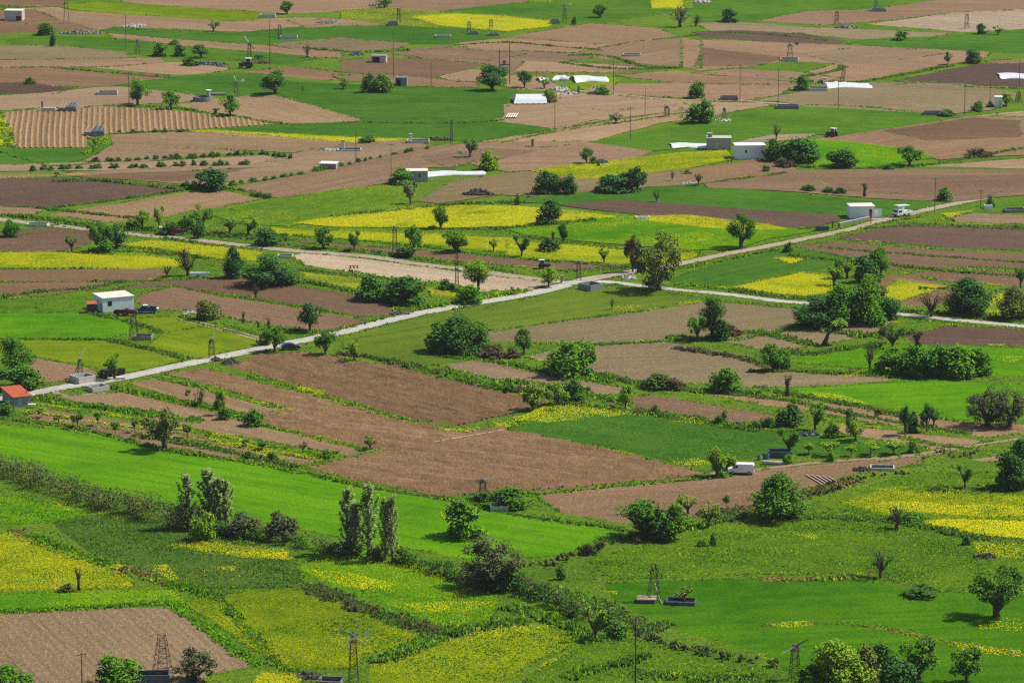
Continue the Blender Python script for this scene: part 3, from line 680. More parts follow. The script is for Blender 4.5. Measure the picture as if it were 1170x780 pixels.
# belts seen along tracks, ditches and banks
GM = {'grass': 3, 'grassd': 3, 'grassl': 1}; DM = {'grassd': 3, 'scrub': 2, 'grass': 1}; BM = {'bramble': 3, 'scrub': 2, 'grassd': 1}; LMX = {'grassl': 2, 'grass': 2}
for s, wd, h, mx, yl in (
    ('284,430 340,443 393,461 455,478 520,493 560,489 600,480 635,462', 2.4, .7, LMX, .55),
    ('293,485 330,492 380,505 425,514', 1.6, .6, LMX, .45), ('345,535 380,528 430,516', 2.0, .6, LMX, .5),
    ('40,462 100,470 170,482 240,495 300,508 385,522', 1.2, .5, LMX, .95), ('30,470 120,484 200,495 300,514 370,527', 1.1, .5, LMX, .95), ('60,480 150,493 230,504 330,521', .9, .4, LMX, .9), ('150,498 250,512 340,527', .9, .4, LMX, .8),
    ('130,443 190,455 250,468 300,480', 2.6, 1.0, GM, .12), ('40,455 80,461 150,470 230,482', 3.4, 1.0, GM, .15), ('180,430 240,446 300,462 340,470', 1.6, .6, LMX, .5),
    ('385,405 420,408 454,416 480,420', 2.0, 1.0, BM, 0), ('450,415 510,428 550,440 590,447 625,455', 3.6, 1.1, {'scrub': 2, 'grassd': 2, 'bramble': 1, 'grass': 2}, .15),
    ('565,436 620,440 690,455 720,462', 2.6, .9, GM, .1), ('640,460 700,468 760,475 830,486 870,492', 3.0, .9, DM, .2), ('660,425 700,432 740,440 800,447 870,450', 3.2, .9, DM, .15),
    ('510,408 560,412 600,420 640,428 700,437', 2.5, .9, GM, .15), ('770,398 800,402 850,410 880,420', 2.4, 1.1, BM, 0), ('600,392 680,394 740,391 790,388', 1.6, .6, GM, .1),
    ('855,425 900,424 960,427 1020,428', 2.2, .8, DM, .2), ('870,445 930,455 990,466 1030,476', 2.6, .8, DM, .3), ('830,450 900,458 960,470 1000,478 1060,488 1110,496', 2.2, .7, DM, .1),
    ('600,566 700,556 790,548 835,543', 1.5, .7, GM, .1), ('350,540 420,557 520,572 600,590 700,603', 1.4, .6, DM, .05), ('0,478 60,485 110,494 190,514 290,530 345,541', 1.8, .7, GM, .1), ('150,497 220,508 290,522 340,534', 2.4, .8, DM, .15),
    ('0,699 108,694 197,689 212,700 250,730 296,760', 2.2, .7, {'grass': 3, 'grassg': 2}, .05), ('16,605 81,632 135,648 215,672 250,683', 3.5, .7, {'grass': 3, 'grassd': 2, 'dry': 1}, .1),
    ('352,670 398,688 457,710 479,717 503,722', 4.5, 1.0, {'scrub': 3, 'bramble': 1, 'grassd': 2}, .05), ('425,757 470,741 505,727 560,715 600,708', 4.0, 1.1, {'grass': 3, 'reed': 2, 'grassd': 1}, 0),
    ('215,672 290,671 352,671', 1.2, .5, DM, .1), ('250,683 300,740 325,765 365,772', 2.0, .7, GM, .2),
    ('580,693 620,703 650,715 680,735', 4, 1.1, GM, .2), ('660,690 690,698 720,712 760,720', 6, 1.0, {'reed': 3, 'grass': 2, 'scrub': 1}, 0), ('590,675 640,680 690,700', 7, .9, {'reed': 2, 'grass': 2}, 0),
    ('645,775 690,763 740,750', 3.0, 1.1, {'grass': 2, 'grassd': 2, 'reed': 1}, .1), ('720,770 800,775 870,778', 4.0, 1.0, {'grass': 2, 'grassd': 2, 'reed': 1}, .05),
    ('870,663 960,660 1010,655', 2.5, .6, {'dry': 2, 'grassl': 2, 'scrub': 1}, .15), ('870,714 960,712 1040,722', 1.6, .4, {'grass': 2, 'dry': 1}, .12), ('1000,716 1060,728 1100,737 1170,748', 2.4, .4, {'grassl': 2, 'dry': 1}, .25), ('870,590 960,592 1040,598 1100,612 1170,620', 3.0, .8, DM, .1),
    ('745,612 800,600 850,590', 2.5, .8, DM, .05), ('800,590 870,580 940,560 980,548', 4.0, .8, {'scrub': 3, 'bramble': 2, 'dry': 1}, .05), ('1060,560 1110,560 1170,555', 5, .9, DM, .1), ('1030,500 1070,508 1110,512', 2.4, .8, GM, .2),
    ('700,602 720,608 745,611', 2, .7, DM, 0), ('0,340 60,332 100,330 140,322', 2.6, .8, DM, .05), ('100,322 170,321 240,318 300,318', 1.4, .6, GM, .1), ('257,337 300,344 340,350 410,362', 1.8, .6, GM, .1),
    ('300,372 360,380 395,376 440,365 470,360', 3.0, .8, GM, .05), ('450,352 500,352 540,343 600,332', 6, 1.0, LMX, .05), ('340,308 380,313 430,318 480,325', 2.6, .8, DM, .05), ('320,320 370,326 410,335', 2.6, .9, DM, .05),
    ('120,388 170,399 215,411', 2.0, .8, DM, .05), ('0,388 60,388 125,388', 1.2, .6, DM, .05), ('100,358 140,366 185,380', 2.2, .7, DM, .05), ('205,362 250,370 300,384', 1.4, .6, GM, .1),
    ('0,246 60,252 108,259', 2.6, 1.0, DM, .02), ('60,258 110,262', 1.5, .8, DM, 0), ('120,280 160,284 200,290 240,296', 2.0, .9, DM, .05), ('100,288 160,288 200,292', 2.0, .9, DM, .05), ('150,266 240,280 300,285', 2.0, .9, DM, .03), ('145,262 200,265 260,270 330,275', 4.0, 1.0, DM, .05),
    ('310,268 393,274 480,282 560,292 640,300', 1.8, .7, GM, .1), ('300,278 380,285 450,293 530,303 590,312', 2.0, .7, DM, .05), ('380,248 440,242 480,238 540,233 600,232', 2.2, 1.0, DM, .02), ('490,262 560,262 620,258 680,252', 2.4, .8, DM, .15),
    ('590,270 650,277 720,286 800,288', 2.4, .7, DM, .05), ('590,296 660,300 715,307 760,303', 1.6, .6, DM, .1), ('640,310 680,308 720,306', 2.5, .7, DM, .05), ('900,292 960,298 1000,300 1060,308 1170,316', 2.0, .8, DM, .08),
    ('835,332 900,340 960,343 1000,348', 3.0, .9, DM, .1), ('775,325 840,332 880,338', 2.6, .7, GM, .05), ('700,325 770,336 850,347 930,354', 1.4, .5, GM, .05), ('1000,352 1080,360 1170,366', 3.6, .9, DM, .12), ('1010,360 1080,368 1170,377', 1.4, .5, GM, .05),
    ('955,268 1010,255 1060,247', 1.6, .7, GM, .1), ('930,282 1000,288 1070,293 1170,300', 1.8, .6, DM, .05), ('975,262 1050,258 1110,260 1170,262', 1.6, .6, DM, .1), ('760,310 830,297 890,285', 2.0, .7, GM, .1),
    ('1050,330 1080,330 1110,335', 2, .7, DM, 0), ('760,386 800,388 850,380 890,385 930,395', 3, 1.0, DM, .1), ('930,376 1000,385 1040,378', 4, 1.0, DM, .05), ('870,400 920,405 960,400 1010,392', 3, .8, DM, .05),
    ('60,208 110,207 160,212 205,217', 1.6, 1.0, DM, 0), ('60,238 130,229 180,222 218,216', 1.8, .8, DM, .02), ('40,238 100,244 160,250', 2.0, .9, DM, .02), ('220,217 260,216 300,222', 1.6, .8, DM, 0),
    ('130,123 170,122 215,126 270,134 330,143', 1.4, .9, GM, .25), ('15,126 60,124 130,121', 1.2, .7, GM, .1), ('95,178 112,168 122,158', 2.2, .9, LMX, .5), ('127,154 170,151 215,150', 1.2, .7, DM, .1),
    ('0,132 6,150 12,168', 3.0, 1.0, LMX, .7), ('390,140 450,141 520,141 575,138', 1.4, .6, {'wheat': 1}, 0), ('570,164 640,150 720,139 790,128', 1.6, .5, GM, .05), ('640,146 690,136', 1, .4, GM, .1),
    ('860,180 905,190 980,193 1050,190 1100,182 1170,170', 1.8, .9, DM, .03), ('780,213 840,206 900,198', 1.6, .7, DM, .02), ('880,122 960,121 1040,128 1090,130', 1.6, .7, GM, .15), ('900,90 960,96 1020,88 1090,75', 2.0, .9, DM, .08), ('920,88 960,80 960,75', 2.4, .8, DM, .05),
    ('1100,100 1150,101 1190,102', 1.6, .7, GM, .1), ('1000,100 1060,95 1113,100', 1.2, .6, GM, .05), ('520,52 580,49 640,54 690,58', 1.6, .8, DM, .02), ('650,64 690,64 740,77 780,78', 2.2, .9, DM, .05), ('640,72 700,79 760,79', 2.0, .9, DM, .05),
    ('780,42 840,38 900,42 950,48', 1.5, .7, DM, .3), ('60,78 130,84 200,90', 1.4, .8, DM, .05), ('350,56 420,60 470,58', 1.4, .8, DM, .05), ('0,174 60,190 130,184', 1.5, .7, GM, .1)):
    strip(s, wd, h, mx, 4.5 if float(s.split(',')[1].split()[0]) > 380 else 3.0, 4, yl, bw=.5)
# ragged grass along both edges of the roads
for c_, wd_ in ROADS:
    n_ = np.gradient(c_, axis=0); n_ /= np.linalg.norm(n_, axis=1)[:, None]; n_ = np.stack([-n_[:, 1], n_[:, 0]], 1)
    for sg in (-1, 1): strip(None, 1.1, .38, {'grass': 3, 'grassd': 2, 'dry': 2}, 3.5, 3, .05, world=(c_ + n_ * sg * (wd_ / 2 + .35))[::6].tolist(), gap=.3, bw=.35)
# drifts of yellow flowers
for s, dn, thr in (('585,478 640,462 700,466 720,474 670,480 620,484', 5, .42), ('700,468 760,472 840,486 900,492 830,490 760,482', 3, .5), ('760,526 800,524 815,532 775,532', 5, .4), ('355,652 400,655 450,668 440,678 390,670', 5, .4), ('410,662 470,678 480,692 430,680', 4, .5), ('460,690 510,688 565,688 530,700 480,700', 4, .42), ('480,720 590,708 640,716 560,730', 3, .45),
                   ('985,580 1010,574 1170,580 1170,590 1080,588 1000,588', 6, .36), ('1040,598 1080,594 1170,597 1170,616 1100,609', 12, .15),
                   ('880,714 950,708 950,716 890,718', 4, .42), ('1110,710 1170,706 1170,722 1120,720', 3, .5), ('1090,735 1170,744 1170,752 1100,745', 4, .42), ('905,610 940,612 930,618', 4, .45), ('1110,620 1170,618 1170,640 1120,636', 3.5, .45), ('690,676 705,676 703,681', 6, .35), ('215,625 330,632 335,640 240,634', 5, .35),
                   ('145,645 190,646 205,662 180,668', 4, .45), ('240,648 270,648 265,655', 4, .45), ('980,420 1030,428 960,432', 4, .45), ('905,446 960,452 1000,464 950,456', 4, .45), ('1100,405 1170,408 1160,415', 3, .5), ('500,585 520,588 512,600', 3, .4), ('0,560 60,572 100,585 40,582', 2.5, .5), ('1000,560 1060,556 1120,563 1060,570', 3, .45), ('560,482 600,478 610,484 575,490', 5, .4), ('460,392 500,388 545,390 500,398', 3, .5), ('690,352 800,344 795,348 720,357', 2, .55), ('1130,338 1150,336 1148,350 1132,352', 6, .3), ('1120,352 1165,350 1160,358 1125,358', 4, .4), ('60,203 90,198 110,202', 3, .4)):
    flowers(s, dn, .2, thr)
# loose clods on the ploughed land
for f in FW:
    if f['k'] not in SOIL: continue
    ym = np.mean([q[1] for q in f['px']]); p = off_road(scatter(f['d'], (1.5 if ym > 380 else .9 if ym > 200 else .4) * f['kw'].get('clod', 1)), 0)
    if len(p):
        n = len(p); q = heads(p, rng.uniform(.01, .05, n), rng.uniform(.06, .17, n) * (1 if ym > 250 else 1.3)); k = 'clod' + f['k']
        LEAF.setdefault(k, (lum(SOIL[f['k']], f['kw'].get('bri', 1)), .0)); put(k, q)
KN = dict(grass='grass', grassd='grass', grassl='grass', grassg='grass', wheat='grass', reed='reeds', dry='dry_grass', bramble='brambles', scrub='scrub', yellow='wildflowers', pale='wildflowers')
for k, qs in GR.items():
    me = quads_mesh(KN.get(k, 'soil_clods'), np.concatenate(qs), LM(k)); o = bpy.data.objects.new(KN.get(k, 'soil_clods'), me); C.objects.link(o); tag(o, kind='stuff')
# ---------------------------------------------------------------- trees and bushes
BARK = flat('bark', (.085, .065, .048), .95, 0, .3, 4); BARKP = flat('pale bark', (.30, .28, .24), .9, 0, .3, 4)
def leaf_quads(cent, rad, n, size, bias=.5, flatz=1.0):
    """n leaves spread through each clump (cent (K,3), rad (K,))"""
    K = len(cent); i = rng.integers(0, K, n) if not hasattr(n, '__len__') else np.repeat(np.arange(K), n); N = len(i)
    d = rng.normal(0, 1, (N, 3)); d /= np.linalg.norm(d, axis=1)[:, None]
    r = rng.uniform(.25, 1.12, N) ** .6 * rad[i]; p = cent[i] + d * r[:, None] * [1, 1, flatz]
    nrm = d * bias + [0, 0, .35] + rng.normal(0, .42, (N, 3)); nrm /= np.linalg.norm(nrm, axis=1)[:, None]
    a = np.cross(nrm, rng.normal(0, 1, (N, 3))); a /= np.linalg.norm(a, axis=1)[:, None]; b = np.cross(nrm, a)
    s = size * rng.uniform(.55, 1.3, N)[:, None]; a = a * s; b = b * s * .62
    return np.stack([p - a, p - b, p + a, p + b], 1)
def clumps(n, rx, rz, cz, r0, r1, shape='ball', hollow=.35):
    out = []
    while len(out) < n:
        v = rng.uniform(-1, 1, 3); l = np.linalg.norm(v)
        if l > 1 or l < hollow: continue
        if shape == 'dome':
            v[2] = abs(v[2]) * 2 - 1
            k = 1 - .45 * max(0, v[2]); v[0] *= k; v[1] *= k
        out.append((v[0] * rx, v[1] * rx, cz + v[2] * rz))
    c = np.array(out); return c, rng.uniform(r0, r1, n)
def limbs(mb, base, fork, tips, r, n=5, droop=0):
    for tpt in tips:
        a = Vector(fork) + Vector((random.uniform(-.03, .03), random.uniform(-.03, .03), random.uniform(-.12, .08)))
        b = Vector(tpt); m = a.lerp(b, .5) + Vector((random.uniform(-.05, .05), random.uniform(-.05, .05), random.uniform(-.02, .07)))
        mb.tube([a, m, b], [r * .62, r * .36, r * .1], n, False)
def proto(kind, size, var):
    """unit-height tree: (trunk mesh, crown quads). size = height in metres it is meant for"""
    mb = MB(); lf = .185 / size if size > 3.2 else .125 / size
    if size > 8: lf = .20 / size
    nl = int(min(9500, 66 * size ** 2.0 + 420))
    if kind == 'T':                                     # round crown on a short trunk
        fk = random.uniform(.14, .24); c, r = clumps(12 + var * 2, .38, .33, .58, .12, .21, hollow=.25)
        c[:, 0] += rng.normal(0, .03); mb.tube([(0, 0, -.03), (random.uniform(-.02, .02), 0, fk * .5), (random.uniform(-.04, .04), 0, fk)], [.055, .042, .038], 7)
        limbs(mb, 0, (0, 0, fk), c[:8], .05); q = leaf_quads(c, r, nl, lf)
    elif kind == 'W':                                   # wide flat orchard tree, several leaders
        fk = .2; c, r = clumps(15, .44, .30, .62, .10, .18, hollow=.4)
        mb.tube([(0, 0, -.03), (.02, 0, fk)], [.07, .055], 7); limbs(mb, 0, (0, 0, fk), c[:10], .065); q = leaf_quads(c, r, int(nl * .9), lf)
    elif kind == 'O':                                   # great broad crown nearly to the ground
        c, r = clumps(38, .40, .42, .50, .08, .15, hollow=.35); mb.tube([(0, 0, -.03), (.02, 0, .12)], [.06, .05], 8); limbs(mb, 0, (.02, 0, .16), c[:14], .05); q = leaf_quads(c, r, int(nl * 1.1), lf * .9)
    elif kind == 'B':                                   # bush, leaves to the ground
        c, r = clumps(24 + 3 * var, .37, .40, .44, .11, .20, 'dome', .3); mb.tube([(0, 0, -.03), (0, 0, .3)], [.05, .03], 6)
        limbs(mb, 0, (0, 0, .12), c[:6], .05); q = leaf_quads(c, r, int(nl * 1.25), lf * 1.05)
    elif kind == 'S':                                   # thin crown, branches show
        fk = random.uniform(.18, .32); c, r = clumps(12, .34, .34, .62, .08, .15, hollow=.3)
        mb.tube([(0, 0, -.03), (.02, 0, fk)], [.045, .035], 6); limbs(mb, 0, (0, 0, fk), c, .05); q = leaf_quads(c, r, int(nl * .45), lf * .9)
    elif kind == 'D':                                   # bare twiggy crown
        fk = random.uniform(.15, .28); c, r = clumps(26, .38, .36, .6, .06, .12, hollow=.45)
        mb.tube([(0, 0, -.03), (.03, 0, fk)], [.06, .045], 6); limbs(mb, 0, (0, 0, fk), c, .042)
        for k in range(30):
            a = Vector(c[k % 26]); mb.tube([a.lerp(Vector((0, 0, fk)), random.uniform(.1, .4)), a + Vector((random.uniform(-.12, .12), random.uniform(-.12, .12), random.uniform(0, .14)))], [.014, .006], 3, False)
        q = leaf_quads(c, r, int(nl * .16), lf * .7)
    elif kind == 'P':                                   # poplar: tall column of small upright clumps
        mb.tube([(0, 0, -.02), (.01, 0, .5), (0, 0, .97)], [.013, .009, .003], 6); PT = []
        for k in range(26):
            z0 = .06 + .80 * (k / 25) ** .9; a_ = k * 2.4; rr = (.06 if z0 < .6 else .06 * (1.02 - z0) / .42) * random.uniform(.6, 1.25); z1 = min(.99, z0 + random.uniform(.14, .24)); A_, B_ = Vector((0, 0, z0)), Vector((rr * math.cos(a_), rr * math.sin(a_), z1)); mid_ = A_.lerp(B_, .5) + Vector((rr * .25 * math.cos(a_), rr * .25 * math.sin(a_), 0))
            mb.tube([A_, mid_, B_], [.005, .003, .001], 4, False)
            for u_ in np.linspace(.25, 1.05, 7): PT.append(tuple(A_.lerp(mid_, u_ * 2) if u_ < .5 else mid_.lerp(B_, u_ * 2 - 1)))
        PT += [(0, 0, z_) for z_ in np.linspace(.2, .99, 16)]; c = np.array(PT); r = np.full(len(c), .016)
        q = leaf_quads(c, r, int(nl * .36), lf * .5, .3, 1.9)
    elif kind == 'K':                                   # pollard: stout trunk, knuckles, a few shoots
        mb.tube([(0, 0, -.03), (.03, 0, .3), (-.02, 0, .58)], [.10, .08, .09], 7); mb.disc((-.02, 0, .6), (0, 0, 1), .12, .1, 7)
        c = np.array([(random.uniform(-.16, .16), random.uniform(-.16, .16), random.uniform(.72, .95)) for k in range(7)]); limbs(mb, 0, (-.02, 0, .58), c, .05, 4)
        q = leaf_quads(c, np.full(7, .09), max(40, int(nl * .14)), lf * .8)
    elif kind == 'N':                                   # sapling
        c, r = clumps(6, .26, .26, .66, .1, .18); mb.tube([(0, 0, -.03), (.01, 0, .55)], [.022, .014], 5); limbs(mb, 0, (0, 0, .35), c[:4], .022, 4); q = leaf_quads(c, r, int(nl * .75), lf)
    elif kind == 'L':                                   # leaning trunk, small crown at its end
        mb.tube([(-.28, 0, -.03), (-.2, 0, .25), (-.16, 0, .45), (.06, 0, .7)], [.07, .055, .05, .035], 7); c = np.array([(.08, 0, .78), (.2, .05, .82), (0, -.08, .86), (.12, .08, .92), (.05, 0, .7)]); limbs(mb, 0, (.04, 0, .66), c, .03)
        q = leaf_quads(c, rng.uniform(.1, .15, 5), int(nl * .5), lf)
    elif kind == 'J':                                   # low dark shrub
        c, r = clumps(9, .38, .36, .40, .14, .26, 'dome', .2); mb.tube([(0, 0, -.03), (0, 0, .3)], [.05, .03], 5); q = leaf_quads(c, r, int(nl * 1.1), lf * 1.1)
    a = q.mean(1); zt = np.percentile(a[:, 2], 98.5); hw_ = (np.percentile(np.abs(a[:, 0] - np.median(a[:, 0])), 96) + np.percentile(np.abs(a[:, 1] - np.median(a[:, 1])), 96)) / 2
    q[:, :, 2] /= zt; q[:, :, 2] = np.maximum(q[:, :, 2], -.01); mb.V = [(x, y, z / zt if z > 0 else z) for x, y, z in mb.V]
    return mb, q, 2 * hw_ + lf * .5
_pc = {}
KNAME = dict(O='tree', T='tree', W='orchard_tree', B='bush', S='thin_tree', D='bare_tree', P='poplar_tree', K='pollard_tree', N='sapling', L='leaning_tree', J='shrub')
KCAT = dict(O='tree', T='tree', W='tree', B='bush', S='tree', D='tree', P='tree', K='tree', N='sapling', L='tree', J='bush')
_first = {}
def tree(px, py, wpx, hpx, kind, col, label, group=None, spread=None):
    h = VH(hpx, py); wd = wpx / S(py)
    size = 2.5 if h < 3.2 else 5 if h < 6.5 else 9
    var = random.randrange(3); key = (kind, size, var, col)
    if key not in _pc:
        b = _pc.get((kind, size, var))
        if b is None:
            mb, q, sp_ = proto(kind, size, var); tm = bpy.data.meshes.new('trunk'); tm.from_pydata(mb.V, [], mb.F); tm.polygons.foreach_set('use_smooth', [True] * len(tm.polygons))
            tm.materials.append(BARKP if kind == 'P' else BARK); b = _pc[(kind, size, var)] = (tm, q, sp_)
        _pc[key] = (b[0], quads_mesh('crown', b[1], LM(col)), b[2])
    tm, cm, span = _pc[key]
    o = thing(KNAME[kind], label, KCAT[kind], px, py, 0, group); k = wd / span
    ry = 0 if kind == 'L' else random.uniform(0, 6.28)
    o.rotation_euler = (0, 0, ry); o.scale = (k, k, h)
    for nm, me in (('trunk', tm), ('crown', cm)):
        c = bpy.data.objects.new(nm, me); C.objects.link(c); c.parent = o
    return o
